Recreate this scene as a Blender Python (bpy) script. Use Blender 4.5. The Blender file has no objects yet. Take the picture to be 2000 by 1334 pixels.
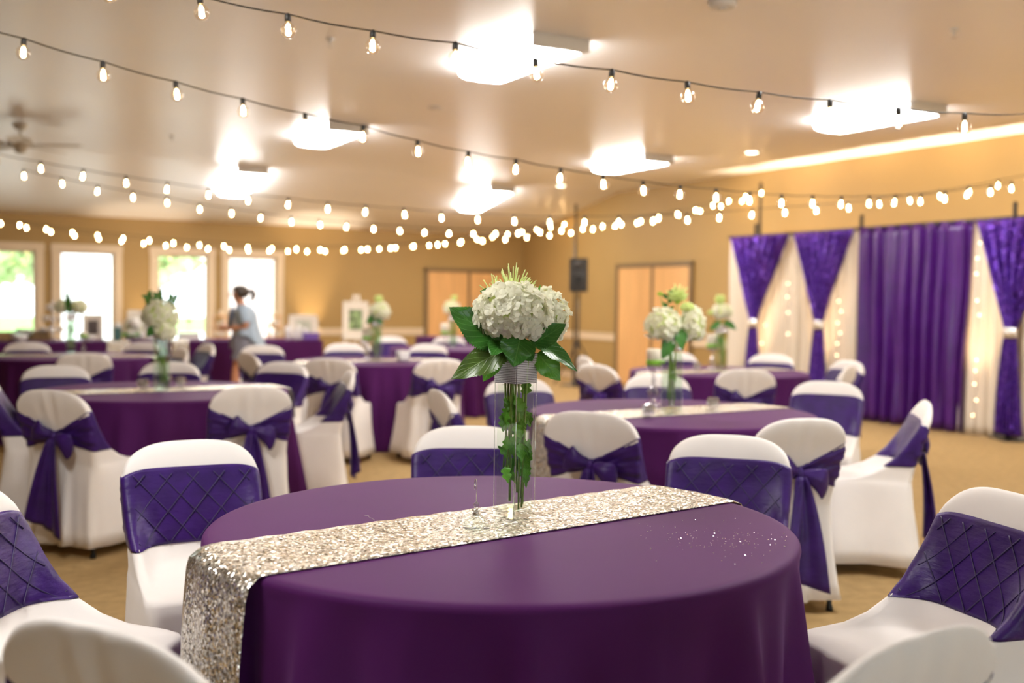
import bpy, bmesh, math, random
import numpy as np
from mathutils import Vector, Matrix

random.seed(7); rng = np.random.default_rng(11)
PI = math.pi
sc = bpy.context.scene
COL = sc.collection

# ------------------------------------------------------------------ camera
cam_d = bpy.data.cameras.new('camera'); cam = bpy.data.objects.new('camera', cam_d); COL.objects.link(cam)
cam_d.sensor_width = 36.0; cam_d.lens = 37.03; cam_d.clip_start = 0.05; cam_d.clip_end = 400
CAM_H = 1.357
_p, _r = 0.03906, 0.013635
_r0, _u0 = Vector((1, 0, 0)), Vector((0, math.sin(_p), math.cos(_p)))
_rt = _r0 * math.cos(_r) + _u0 * math.sin(_r); _up = _u0 * math.cos(_r) - _r0 * math.sin(_r); _fw = Vector((0, math.cos(_p), -math.sin(_p)))
_m = Matrix((_rt, _up, -_fw)).transposed().to_4x4(); _m.translation = (0, 0, CAM_H)
cam.matrix_world = _m
cam_d.dof.use_dof = True; cam_d.dof.focus_distance = 2.84; cam_d.dof.aperture_fstop = 1.8
cam_d.dof.aperture_blades = 0
sc.camera = cam

# ------------------------------------------------------------------ view, world
vs = sc.view_settings
vs.view_transform = 'Standard'; vs.look = 'None'; vs.gamma = 1.0; vs.use_curve_mapping = False
vs.exposure = 1.0
sc.cycles.max_bounces = 8; sc.cycles.diffuse_bounces = 4; sc.cycles.glossy_bounces = 4
sc.cycles.transmission_bounces = 8; sc.cycles.transparent_max_bounces = 24
sc.cycles.sample_clamp_indirect = 6.0
sc.cycles.use_denoising = True
sc.cycles.caustics_refractive = False; sc.cycles.caustics_reflective = False
w = bpy.data.worlds.new('world'); sc.world = w; w.use_nodes = True
bg = w.node_tree.nodes['Background']; bg.inputs['Color'].default_value = (0.86, 0.94, 1.0, 1); bg.inputs['Strength'].default_value = 3.6

LENS_STRENGTH = 22.0      # fluorescent lenses
BULB_STRENGTH = 70.0     # string light filaments
UPLIGHT_POWER = 330.0      # uplight cans on the floor (W)

# ------------------------------------------------------------------ room frame: s from the window wall, t from the drape wall
CX, CY = 0.1915, 20.4814
TH = 0.50345
E1 = np.array([math.sin(TH), -math.cos(TH)]); E2 = np.array([-math.cos(TH), -math.sin(TH)])
CEIL = 3.188; EAVE = 2.594; SLOPE = 3.2
def R(s, t, z=0.0):
    return (CX + E1[0]*s + E2[0]*t, CY + E1[1]*s + E2[1]*t, z)
ROOM = Matrix(((E1[0], E2[0], 0, CX), (E1[1], E2[1], 0, CY), (0, 0, 1, 0), (0, 0, 0, 1)))   # (s,t,z) -> world (mirrored frame)
S_MAX, T_MAX = 22.0, 19.0

# ------------------------------------------------------------------ materials
def srgb(r, g, b):
    f = lambda c: (c/255/12.92) if c/255 <= .04045 else ((c/255+.055)/1.055)**2.4
    return (f(r), f(g), f(b), 1)
def nd(nt, typ, **kw):
    n = nt.nodes.new(typ)
    for k, v in kw.items():
        if k.startswith('i_'):
            n.inputs[k[2:].replace('_', ' ')].default_value = v
        else: setattr(n, k, v)
    return n
def mat(name, col, rough=.5, metal=0., spec=.5, sheen=0., trans=0., emit=None, estr=0., subsurf=0.):
    m = bpy.data.materials.new(name); m.use_nodes = True
    p = m.node_tree.nodes['Principled BSDF']
    c = col if len(col) == 4 else (*col, 1)
    p.inputs['Base Color'].default_value = c
    p.inputs['Roughness'].default_value = rough; p.inputs['Metallic'].default_value = metal
    p.inputs['Specular IOR Level'].default_value = spec
    if sheen: p.inputs['Sheen Weight'].default_value = sheen; p.inputs['Sheen Roughness'].default_value = .4
    if trans: p.inputs['Transmission Weight'].default_value = trans
    if emit: p.inputs['Emission Color'].default_value = (*emit, 1) if len(emit) == 3 else emit; p.inputs['Emission Strength'].default_value = estr
    return m
def vary(m, scale=8., amount=.12, detail=3., coord='Object', stretch=(1, 1, 1)):
    """gentle procedural mottling of the base colour"""
    nt = m.node_tree; p = nt.nodes['Principled BSDF']; c = tuple(p.inputs['Base Color'].default_value)
    tc = nd(nt, 'ShaderNodeTexCoord'); mp = nd(nt, 'ShaderNodeMapping'); mp.inputs['Scale'].default_value = stretch
    nz = nd(nt, 'ShaderNodeTexNoise', i_Scale=scale, i_Detail=detail)
    rp = nd(nt, 'ShaderNodeValToRGB')
    rp.color_ramp.elements[0].position = .3; rp.color_ramp.elements[1].position = .7
    rp.color_ramp.elements[0].color = tuple(x*(1-amount) for x in c[:3]) + (1,)
    rp.color_ramp.elements[1].color = tuple(min(1, x*(1+amount)) for x in c[:3]) + (1,)
    L = nt.links.new
    L(tc.outputs[coord], mp.inputs['Vector']); L(mp.outputs['Vector'], nz.inputs['Vector'])
    L(nz.outputs['Fac'], rp.inputs['Fac']); L(rp.outputs['Color'], p.inputs['Base Color'])
    return m
def bump(m, scale=200., strength=.2, dist=.002, detail=2., coord='Object', stretch=(1, 1, 1)):
    nt = m.node_tree; p = nt.nodes['Principled BSDF']
    tc = nd(nt, 'ShaderNodeTexCoord'); mp = nd(nt, 'ShaderNodeMapping'); mp.inputs['Scale'].default_value = stretch
    nz = nd(nt, 'ShaderNodeTexNoise', i_Scale=scale, i_Detail=detail)
    b = nd(nt, 'ShaderNodeBump', i_Strength=strength, i_Distance=dist)
    L = nt.links.new
    L(tc.outputs[coord], mp.inputs['Vector']); L(mp.outputs['Vector'], nz.inputs['Vector'])
    L(nz.outputs['Fac'], b.inputs['Height']); L(b.outputs['Normal'], p.inputs['Normal'])
    return m
def thin_glass(name, tint=(1, 1, 1), refl=.9, ior=1.45, rough=.02):
    m = bpy.data.materials.new(name); m.use_nodes = True; nt = m.node_tree; nt.nodes.clear()
    o = nd(nt, 'ShaderNodeOutputMaterial'); mx = nd(nt, 'ShaderNodeMixShader')
    t = nd(nt, 'ShaderNodeBsdfTransparent'); t.inputs['Color'].default_value = (*tint, 1)
    g = nd(nt, 'ShaderNodeBsdfGlossy'); g.inputs['Roughness'].default_value = rough; g.inputs['Color'].default_value = (refl, refl, refl, 1)
    lw = nd(nt, 'ShaderNodeLayerWeight'); lw.inputs['Blend'].default_value = .5
    pw = nd(nt, 'ShaderNodeMath', operation='POWER'); pw.inputs[1].default_value = 4.0
    f = nd(nt, 'ShaderNodeMath', operation='MULTIPLY_ADD'); r0 = ((ior-1)/(ior+1))**2; f.inputs[1].default_value = .8*(1-r0); f.inputs[2].default_value = r0
    L = nt.links.new
    L(lw.outputs['Facing'], pw.inputs[0]); L(pw.outputs[0], f.inputs[0])
    L(f.outputs[0], mx.inputs[0]); L(t.outputs[0], mx.inputs[1]); L(g.outputs[0], mx.inputs[2]); L(mx.outputs[0], o.inputs[0])
    return m
def sequin(name, cols, cell=190., tilt=.55, rough=.22, metal=1.0, coord='Object'):
    """cloth covered in round sequins, every one tilted its own way"""
    m = mat(name, cols[0], rough, metal); nt = m.node_tree; p = nt.nodes['Principled BSDF']; L = nt.links.new
    tc = nd(nt, 'ShaderNodeTexCoord')
    v = nd(nt, 'ShaderNodeTexVoronoi', i_Scale=cell); L(tc.outputs[coord], v.inputs['Vector'])
    rp = nd(nt, 'ShaderNodeValToRGB'); e = rp.color_ramp.elements
    e[0].color = (*cols[0], 1); e[1].color = (*cols[-1], 1)
    for i, c in enumerate(cols[1:-1]):
        q = e.new((i+1)/(len(cols)-1)); q.color = (*c, 1)
    sx = nd(nt, 'ShaderNodeSeparateXYZ'); L(v.outputs['Color'], sx.inputs[0]); L(sx.outputs[0], rp.inputs[0]); L(rp.outputs[0], p.inputs['Base Color'])
    sb = nd(nt, 'ShaderNodeVectorMath', operation='SUBTRACT'); L(v.outputs['Color'], sb.inputs[0]); sb.inputs[1].default_value = (.5, .5, .5)
    ml = nd(nt, 'ShaderNodeVectorMath', operation='SCALE'); L(sb.outputs[0], ml.inputs[0]); ml.inputs['Scale'].default_value = tilt*2
    ge = nd(nt, 'ShaderNodeNewGeometry'); ad = nd(nt, 'ShaderNodeVectorMath', operation='ADD')
    L(ge.outputs['Normal'], ad.inputs[0]); L(ml.outputs[0], ad.inputs[1])
    no = nd(nt, 'ShaderNodeVectorMath', operation='NORMALIZE'); L(ad.outputs[0], no.inputs[0]); L(no.outputs[0], p.inputs['Normal'])
    return m

M = {}
M['wall'] = bump(vary(mat('wall_paint', (.40, .258, .094), .55, spec=.35), .6, .06), 160, .15, .002)
M['ceiling'] = bump(mat('ceiling_paint', (.82, .81, .82), .36, spec=.6), 26, .25, .006, 4)
M['carpet'] = bump(vary(mat('carpet', (.41, .275, .125), .95, spec=.1), 16, .12, 5), 420, .6, .006)
M['trim'] = mat('cream_trim', (.72, .58, .40), .4)
M['maple'] = vary(mat('maple_door', (.74, .42, .17), .35), 3.0, .10, 4, 'Object', (6, 6, .5))
M['bronze'] = mat('bronze_frame', (.20, .13, .06), .4)
M['brass'] = mat('door_hardware', (.6, .5, .3), .3, 1)
M['glass'] = thin_glass('window_glass', (.97, .99, .98), .9)
M['white_cover'] = bump(vary(mat('white_polyester', (.83, .79, .765), .6, spec=.3, sheen=.25), 5, .03), 700, .12, .001)
M['sash'] = bump(vary(mat('violet_satin', (.034, .0072, .120), .42, spec=.32, sheen=.05), 14, .25), 34, .45, .006, 4, 'Object', (.6, 1, 1.8))
M['pintuck'] = mat('violet_satin_seam', (.020, .007, .075), .5)
M['leg'] = mat('dark_chair_metal', (.02, .02, .02), .4, .6)
M['plum'] = bump(vary(mat('plum_polyester', (.068, .0095, .085), .6, spec=.10, sheen=.14), 3, .06), 900, .12, .0008)
M['plum'].node_tree.nodes['Principled BSDF'].inputs['Sheen Tint'].default_value = (.6, .35, .8, 1)
M['runner'] = sequin('champagne_sequins', [(.80, .77, .70), (.30, .27, .21), (.95, .93, .90), (.14, .115, .08), (.66, .60, .50), (.98, .97, .95)], 190, .46, .26, .85)
M['sheer'] = mat('ivory_sheer', (.86, .80, .70), .7)
_nt = M['sheer'].node_tree; _mx = nd(_nt, 'ShaderNodeMixShader'); _mx.inputs[0].default_value = .30; _tl = nd(_nt, 'ShaderNodeBsdfTranslucent'); _tl.inputs['Color'].default_value = (.9, .82, .70, 1)
_nt.links.new(_nt.nodes['Principled BSDF'].outputs[0], _mx.inputs[1]); _nt.links.new(_tl.outputs[0], _mx.inputs[2]); _nt.links.new(_mx.outputs[0], _nt.nodes['Material Output'].inputs[0])
M['satin'] = vary(mat('royal_purple_satin', (.066, .009, .155), .3, spec=.5), 4, .15)
M['sequin_purple'] = sequin('purple_sequins', [(.07, .016, .28), (.12, .03, .38), (.03, .006, .14), (.24, .10, .62)], 60, .4, .3, .6)
M['tie'] = sequin('silver_tie', [(.8, .8, .8), (.95, .95, .95), (.6, .6, .6)], 120, .4, .25)
M['pipe'] = mat('dark_pipe', (.05, .045, .04), .4, .5)
M['lens'] = mat('fluorescent_lens', (.9, .9, .88), .4, emit=(1.0, .98, .945), estr=LENS_STRENGTH)
M['housing'] = mat('fixture_housing', (.62, .60, .56), .45)
M['black'] = mat('black_plastic', (.012, .012, .012), .45)
M['wire'] = mat('dark_cable', (.02, .018, .012), .6)
M['bulb_glass'] = thin_glass('bulb_glass', (1, .96, .90), 1.0, 2.0, .02)
M['filament'] = mat('filament', (1, .8, .5), .5, emit=(1.0, .66, .30), estr=BULB_STRENGTH)
M['fairy'] = mat('fairy_bulb', (1, .7, .4), .5, emit=(1.0, .62, .36), estr=9)
M['vase_glass'] = thin_glass('clear_vase_glass', (.985, .995, .985), 1.0, 1.36, .01)
M['glass_edge'] = thin_glass('polished_glass_edge', (.96, .98, .96), 1.0, 3.6, .05)
M['water'] = thin_glass('water', (.965, .99, .955), .9, 1.10, .01)
M['thin_vase'] = thin_glass('thin_vase_glass', (.93, .97, .94), 1.0, 1.5, .02)
M['crystal'] = thin_glass('crystal', (.86, .86, .89), 1.0, 3.0, .03)
M['rhinestone'] = mat('rhinestone', (.95, .93, .95), .15, .25, spec=1.0)
M['stone_gap'] = mat('rhinestone_setting', (.10, .08, .09), .4, .6)
M['silver'] = mat('polished_silver', (.82, .80, .77), .18, 1.0)
M['petal'] = vary(mat('ivory_petal', (.93, .92, .78), .6, spec=.25), 30, .05)
_nt = M['petal'].node_tree; _mx = nd(_nt, 'ShaderNodeMixShader'); _mx.inputs[0].default_value = .42; _tl = nd(_nt, 'ShaderNodeBsdfTranslucent'); _tl.inputs['Color'].default_value = (.95, .95, .80, 1)
_nt.links.new(_nt.nodes['Principled BSDF'].outputs[0], _mx.inputs[1]); _nt.links.new(_tl.outputs[0], _mx.inputs[2]); _nt.links.new(_mx.outputs[0], _nt.nodes['Material Output'].inputs[0])
M['petal_green'] = mat('pale_lime_petal', (.66, .78, .28), .55)
M['lime'] = vary(mat('lime_mum', (.36, .60, .06), .6), 60, .25)
M['stem'] = vary(mat('green_stem', (.22, .37, .06), .5), 40, .2)
M['ribbon'] = mat('lime_ribbon', (.25, .55, .05), .4)
M['wax'] = mat('ivory_wax', (.80, .74, .60), .5)
M['white_china'] = mat('white_china', (.85, .84, .82), .25)
M['frame_white'] = mat('white_frame', (.82, .78, .70), .5)
M['photo_dark'] = vary(mat('dark_photo', (.10, .08, .08), .4), 14, .8)
M['photo_green'] = vary(mat('garden_photo', (.22, .32, .14), .4), 9, .9)
M['photo_pale'] = vary(mat('pale_photo', (.55, .58, .48), .4), 9, .4)
M['teal'] = mat('teal_box', (.03, .12, .12), .4)
M['wicker'] = bump(vary(mat('wicker', (.42, .27, .12), .7), 40, .4), 90, .6, .004)
M['cardstock'] = mat('cardstock', (.80, .74, .66), .6)
M['violet_box'] = mat('violet_box', (.17, .08, .40), .5)
M['skin'] = mat('skin', (.55, .26, .15), .5)
M['hair'] = vary(mat('dark_brown_hair', (.035, .02, .012), .5), 60, .4)
M['chambray'] = vary(mat('pale_blue_cotton', (.33, .41, .50), .8, sheen=.2), 40, .15)
M['grey_shorts'] = vary(mat('grey_cotton', (.20, .195, .24), .85), 40, .12)
M['white_top'] = mat('white_top', (.75, .74, .76), .8)
M['navy'] = mat('navy_strap', (.04, .06, .12), .6)
M['fan'] = mat('fan_beige', (.50, .44, .34), .4)
M['concrete'] = vary(mat('pale_patio', (.62, .60, .55), .9), 2, .1)
M['lawn'] = vary(mat('lawn_grass', (.16, .34, .05), .9), 6, .35)
M['siding'] = vary(mat('pale_pink_siding', (.72, .58, .54), .8), 2, .05)
M['white_wall'] = mat('white_stucco', (.85, .85, .84), .8)
M['tree'] = vary(mat('tree_leaf', (.46, .60, .28), .7), 3, .25)
M['bark'] = vary(mat('bark', (.12, .08, .05), .9), 12, .3)
M['glitter'] = mat('silver_glitter', (.95, .93, .95), .12, 1.0)
M['orange_can'] = mat('uplight_can', (.02, .02, .02), .4)
M['warm_lens'] = mat('recessed_lamp_lens', (1, .9, .7), .4, emit=(1, .85, .6), estr=10)

def leaf_mat(name, dark, light, rough=.32):
    """green leaf: midrib and side veins drawn from the leaf's own UV"""
    m = mat(name, dark, rough, spec=.45); nt = m.node_tree; p = nt.nodes['Principled BSDF']; L = nt.links.new
    uv = nd(nt, 'ShaderNodeUVMap'); uv.uv_map = 'UVMap'
    sx = nd(nt, 'ShaderNodeSeparateXYZ'); L(uv.outputs[0], sx.inputs[0])
    c = nd(nt, 'ShaderNodeMath', operation='SUBTRACT'); L(sx.outputs[1], c.inputs[0]); c.inputs[1].default_value = .5
    a = nd(nt, 'ShaderNodeMath', operation='ABSOLUTE'); L(c.outputs[0], a.inputs[0])
    k = nd(nt, 'ShaderNodeMath', operation='MULTIPLY'); L(a.outputs[0], k.inputs[0]); k.inputs[1].default_value = .75
    d = nd(nt, 'ShaderNodeMath', operation='SUBTRACT'); L(sx.outputs[0], d.inputs[0]); L(k.outputs[0], d.inputs[1])
    e = nd(nt, 'ShaderNodeMath', operation='MULTIPLY'); L(d.outputs[0], e.inputs[0]); e.inputs[1].default_value = 7.0
    f = nd(nt, 'ShaderNodeMath', operation='FRACT'); L(e.outputs[0], f.inputs[0])
    g = nd(nt, 'ShaderNodeMath', operation='SUBTRACT'); L(f.outputs[0], g.inputs[0]); g.inputs[1].default_value = .5
    h = nd(nt, 'ShaderNodeMath', operation='ABSOLUTE'); L(g.outputs[0], h.inputs[0])
    v1 = nd(nt, 'ShaderNodeMapRange', i_From_Min=0., i_From_Max=.09, i_To_Min=1., i_To_Max=0.); L(h.outputs[0], v1.inputs[0])
    v2 = nd(nt, 'ShaderNodeMapRange', i_From_Min=0.008, i_From_Max=.022, i_To_Min=1., i_To_Max=0.); L(a.outputs[0], v2.inputs[0])
    mx = nd(nt, 'ShaderNodeMath', operation='MAXIMUM'); L(v1.outputs[0], mx.inputs[0]); L(v2.outputs[0], mx.inputs[1])
    nz = nd(nt, 'ShaderNodeTexNoise', i_Scale=40.); tc = nd(nt, 'ShaderNodeTexCoord'); L(tc.outputs['Object'], nz.inputs['Vector'])
    r = nd(nt, 'ShaderNodeMix', data_type='RGBA'); r.inputs[6].default_value = (*dark, 1); r.inputs[7].default_value = (*light, 1)
    s = nd(nt, 'ShaderNodeMath', operation='MULTIPLY'); L(mx.outputs[0], s.inputs[0]); s.inputs[1].default_value = .55
    s2 = nd(nt, 'ShaderNodeMath', operation='MULTIPLY_ADD'); L(nz.outputs['Fac'], s2.inputs[0]); s2.inputs[1].default_value = .25; L(s.outputs[0], s2.inputs[2])
    L(s2.outputs[0], r.inputs[0]); L(r.outputs[2], p.inputs['Base Color'])
    b = nd(nt, 'ShaderNodeBump', i_Strength=.5, i_Distance=.0012); b.invert = True; L(mx.outputs[0], b.inputs['Height']); L(b.outputs[0], p.inputs['Normal'])
    return m
M['leaf'] = leaf_mat('dark_leaf', (.030, .150, .016), (.13, .36, .07))
M['leaf_olive'] = leaf_mat('olive_leaf', (.060, .120, .016), (.18, .30, .06))
M['leaf_bright'] = leaf_mat('bright_leaf', (.080, .32, .016), (.30, .60, .10))
M['leaf_wet'] = leaf_mat('submerged_leaf', (.10, .34, .02), (.25, .55, .06))

# ------------------------------------------------------------------ mesh helpers
class G:
    """collects vertices and faces of one mesh"""
    def __init__(s): s.v, s.f, s.uv = [], [], None
    def add(s, V, F):
        o = len(s.v); s.v.extend([tuple(map(float, x)) for x in V]); s.f.extend([tuple(int(i)+o for i in f) for f in F]); return s
def link(name, me, parent=None, loc=None, rotz=None):
    o = bpy.data.objects.new(name, me); COL.objects.link(o)
    if parent: o.parent = parent
    if loc is not None: o.location = loc
    if rotz is not None: o.rotation_euler = (0, 0, rotz)
    return o
def mesh(name, g, m, smooth=True, uv=None):
    me = bpy.data.meshes.new(name); me.from_pydata(g.v, [], g.f); me.update()
    if smooth: me.shade_smooth()
    me.materials.append(m)
    if uv is not None:
        l = me.uv_layers.new(name='UVMap')
        idx = np.zeros(len(me.loops), dtype=np.int32); me.loops.foreach_get('vertex_index', idx)
        l.data.foreach_set('uv', np.asarray(uv, dtype=np.float32)[idx].ravel())
    return me
def ob(name, g, m, parent=None, smooth=True, loc=None, rotz=None, uv=None):
    return link(name, mesh(name, g, m, smooth, uv), parent, loc, rotz)
def tag(o, label=None, cat=None, group=None, kind=None):
    if label: o['label'] = label
    if cat: o['category'] = cat
    if group: o['group'] = group
    if kind: o['kind'] = kind
    return o
def empty(name, loc=(0, 0, 0), rotz=0., label=None, cat=None, group=None):
    o = bpy.data.objects.new(name, None); COL.objects.link(o); o.empty_display_size = .05
    o.location = loc; o.rotation_euler = (0, 0, rotz)
    return tag(o, label, cat, group)
def copy_tree(o, parent=None):
    c = o.copy(); COL.objects.link(c)
    if parent: c.parent = parent
    for ch in list(o.children): copy_tree(ch, c)
    return c

def box(c, s, bev=0.0, seg=2, mtx=None):
    bm = bmesh.new(); bmesh.ops.create_cube(bm, size=1.0)
    bmesh.ops.scale(bm, vec=s, verts=bm.verts)
    if bev: bmesh.ops.bevel(bm, geom=bm.edges[:], offset=bev, segments=seg, profile=.5, affect='EDGES')
    if mtx is not None: bmesh.ops.transform(bm, matrix=mtx, verts=bm.verts)
    bmesh.ops.translate(bm, vec=c, verts=bm.verts)
    bm.verts.index_update()
    V = [v.co[:] for v in bm.verts]; F = [[v.index for v in f.verts] for f in bm.faces]; bm.free(); return V, F
def lathe(prof, n=24, c=(0, 0, 0)):
    V, F = [], []
    for (r, z) in prof:
        for i in range(n):
            a = 2*PI*i/n; V.append((c[0]+r*math.cos(a), c[1]+r*math.sin(a), c[2]+z))
    for k in range(len(prof)-1):
        for i in range(n):
            j = (i+1) % n; F.append((k*n+i, k*n+j, (k+1)*n+j, (k+1)*n+i))
    if prof[0][0] > 1e-6: F.append(tuple(range(n-1, -1, -1)))
    if prof[-1][0] > 1e-6: F.append(tuple((len(prof)-1)*n+i for i in range(n)))
    return V, F
def tube(path, rad, n=8, caps=True):
    P = [Vector(p) for p in path]; rs = rad if hasattr(rad, '__len__') else [rad]*len(P)
    V, F = [], []; prev = None
    for k, p in enumerate(P):
        t = (P[min(k+1, len(P)-1)] - P[max(k-1, 0)]).normalized()
        if prev is None:
            a = Vector((0, 0, 1)) if abs(t.z) < .9 else Vector((1, 0, 0)); x = t.cross(a).normalized()
        else: x = (prev - t*prev.dot(t)).normalized()
        prev = x; y = t.cross(x)
        for i in range(n):
            q = 2*PI*i/n; V.append(tuple(p + (x*math.cos(q)+y*math.sin(q))*rs[k]))
    for k in range(len(P)-1):
        for i in range(n):
            j = (i+1) % n; F.append((k*n+i, k*n+j, (k+1)*n+j, (k+1)*n+i))
    if caps: F.append(tuple(range(n-1, -1, -1))); F.append(tuple((len(P)-1)*n+i for i in range(n)))
    return V, F
def loft(loops, cap0=True, cap1=True, closed=True):
    n = len(loops[0]); V = [p for l in loops for p in l]; F = []
    for k in range(len(loops)-1):
        for i in range(n if closed else n-1):
            j = (i+1) % n; F.append((k*n+i, k*n+j, (k+1)*n+j, (k+1)*n+i))
    if closed and cap0: F.append(tuple(range(n-1, -1, -1)))
    if closed and cap1: F.append(tuple((len(loops)-1)*n+i for i in range(n)))
    return V, F
def grid(fn, nu, nv):
    V = [fn(i/(nu-1), j/(nv-1)) for j in range(nv) for i in range(nu)]
    F = [(j*nu+i, j*nu+i+1, (j+1)*nu+i+1, (j+1)*nu+i) for j in range(nv-1) for i in range(nu-1)]
    return V, F
def sphere(c, r, nu=16, nv=10, sq=(1, 1, 1)):
    prof = [(max(1e-7, math.sin(PI*k/nv)), -math.cos(PI*k/nv)) for k in range(nv+1)]
    V, F = lathe(prof, nu)
    V = [(c[0]+x*r*sq[0], c[1]+y*r*sq[1], c[2]+z*r*sq[2]) for x, y, z in V]
    return V, F
def thicken(V, F, th):
    """give an open sheet a back side th away and close its rim"""
    me = bpy.data.meshes.new('tmp'); me.from_pydata(V, [], F); me.update()
    bm = bmesh.new(); bm.from_mesh(me); bm.normal_update()
    bmesh.ops.solidify(bm, geom=bm.faces[:], thickness=th)
    bm.verts.index_update()
    V2 = [v.co[:] for v in bm.verts]; F2 = [[v.index for v in f.verts] for f in bm.faces]; bm.free(); bpy.data.meshes.remove(me)
    return V2, F2

# ================================================================== THE SETTING
def struct(name, g, m, smooth=False):
    o = ob(name, g, m, None, smooth); o['kind'] = 'structure'; return o
def rquad(g, pts):         # points given as (s,t,z) in the room frame
    g.add([R(*p) for p in pts], [tuple(range(len(pts)))])
def rbox(g, s0, s1, t0, t1, z0, z1):
    V = [R(s, t, z) for z in (z0, z1) for (s, t) in ((s0, t0), (s1, t0), (s1, t1), (s0, t1))]
    g.add(V, [(0, 1, 2, 3), (7, 6, 5, 4), (4, 5, 1, 0), (5, 6, 2, 1), (6, 7, 3, 2), (7, 4, 0, 3)])

g = G(); rbox(g, -.2, S_MAX+.2, -.2, T_MAX+.2, -.15, 0); struct('floor', g, M['carpet'])
g = G(); TH_ = .12
prof = [(0, EAVE), (SLOPE, CEIL), (S_MAX, CEIL)]
for (a, b) in zip(prof[:-1], prof[1:]):
    V = [R(s, t, z+dz) for dz in (0, TH_) for (s, t, z) in ((a[0], -.2, a[1]), (b[0], -.2, b[1]), (b[0], T_MAX+.2, b[1]), (a[0], T_MAX+.2, a[1]))]
    g.add(V, [(0, 1, 2, 3), (7, 6, 5, 4), (4, 5, 1, 0), (5, 6, 2, 1), (6, 7, 3, 2), (7, 4, 0, 3)])
struct('ceiling', g, M['ceiling'])

# window wall (s = 0), openings (t0, t1, z0, z1)
WIN = [(4.85, 5.68), (6.02, 6.83), (7.49, 8.30), (8.64, 9.45), (10.1, 10.9)]
WZ0, WZ1 = .48, 2.03
g = G()
ts = [-.2] + [x for a in WIN for x in a] + [T_MAX+.2]
for i in range(0, len(ts), 2): rbox(g, -.16, 0, ts[i], ts[i+1], 0, EAVE+.05)
for a, b in WIN:
    rbox(g, -.16, 0, a, b, 0, WZ0); rbox(g, -.16, 0, a, b, WZ1, EAVE+.05)
struct('wall_left', g, M['wall'])
g = G()
V0 = [R(s, t, z) for t in (0, -.16) for (s, z) in ((-.16, 0), (S_MAX, 0), (S_MAX, CEIL+.05), (SLOPE, CEIL+.05), (-.16, EAVE+.05))]
g.add(V0, [(4, 3, 2, 1, 0), (5, 6, 7, 8, 9)] + [(i, (i+1) % 5, 5+(i+1) % 5, 5+i) for i in range(5)])
struct('wall_right', g, M['wall'])
g = G(); V0 = [R(s, t, z) for t in (T_MAX, T_MAX+.16) for (s, z) in ((-.16, 0), (S_MAX, 0), (S_MAX, CEIL+.05), (SLOPE, CEIL+.05), (-.16, EAVE+.05))]
g.add(V0, [(0, 1, 2, 3, 4), (9, 8, 7, 6, 5)] + [((i+1) % 5, i, 5+i, 5+(i+1) % 5) for i in range(5)])
struct('wall_back', g, M['wall'])
FW = [(1.2, 3.0), (3.5, 5.3), (8.2, 10.4)]; FZ0, FZ1 = .35, 2.25      # unseen daylight windows behind the viewer; last one added to brighten the near chair
g = G(); ts = [-.2] + [x for a in FW for x in a] + [T_MAX+.2]
for i in range(0, len(ts), 2): rbox(g, S_MAX, S_MAX+.16, ts[i], ts[i+1], 0, CEIL+.05)
for a, b in FW: rbox(g, S_MAX, S_MAX+.16, a, b, 0, FZ0); rbox(g, S_MAX, S_MAX+.16, a, b, FZ1, CEIL+.05)
struct('wall_front', g, M['wall'])
g = G()
for a, b in FW:
    rbox(g, S_MAX-.02, S_MAX, a-.1, a, FZ0, FZ1+.1); rbox(g, S_MAX-.02, S_MAX, b, b+.1, FZ0, FZ1+.1); rbox(g, S_MAX-.02, S_MAX, a, b, FZ1, FZ1+.1); rbox(g, S_MAX-.05, S_MAX, a-.1, b+.1, FZ0-.04, FZ0); rbox(g, S_MAX+.07, S_MAX+.09, (a+b)/2-.02, (a+b)/2+.02, FZ0, FZ1)
struct('trim_3', g, M['trim'])
g = G()
for a, b in FW: rbox(g, S_MAX+.076, S_MAX+.082, a, b, FZ0, FZ1)
struct('window_6', g, M['glass'])
g = G(); rbox(g, S_MAX+.2, S_MAX+40, -20, 30, -.3, -.12); struct('terrain_path', g, M['concrete'])

for n, (a, b) in enumerate(WIN):
    e = empty('window_%d' % (n+1), R(0, (a+b)/2, WZ0)); e['kind'] = 'structure'
    off = Matrix.Translation(-Vector(R(0, (a+b)/2, WZ0)))
    def wpart(nm, boxes, m):
        g = G()
        for bx in boxes: rbox(g, *bx)
        g.v = [tuple(off @ Vector(v)) for v in g.v]
        return ob(nm, g, m, e, False)
    T = .115
    wpart('casing', [(0, .022, a-T, a, WZ0-.02, WZ1+T), (0, .022, b, b+T, WZ0-.02, WZ1+T), (0, .026, a-T-.01, b+T+.01, WZ1, WZ1+T)], M['trim'])
    wpart('sill', [(0, .06, a-T-.02, b+T+.02, WZ0-.05, WZ0-.015)], M['trim'])
    wpart('sash_frame', [(-.10, -.06, a, a+.035, WZ0, WZ1), (-.10, -.06, b-.035, b, WZ0, WZ1), (-.10, -.06, a, b, WZ1-.035, WZ1), (-.10, -.06, a, b, WZ0, WZ0+.035)], M['trim'])
    wpart('pane', [(-.084, -.078, a+.03, b-.03, WZ0+.03, WZ1-.03)], M['glass'])

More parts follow.
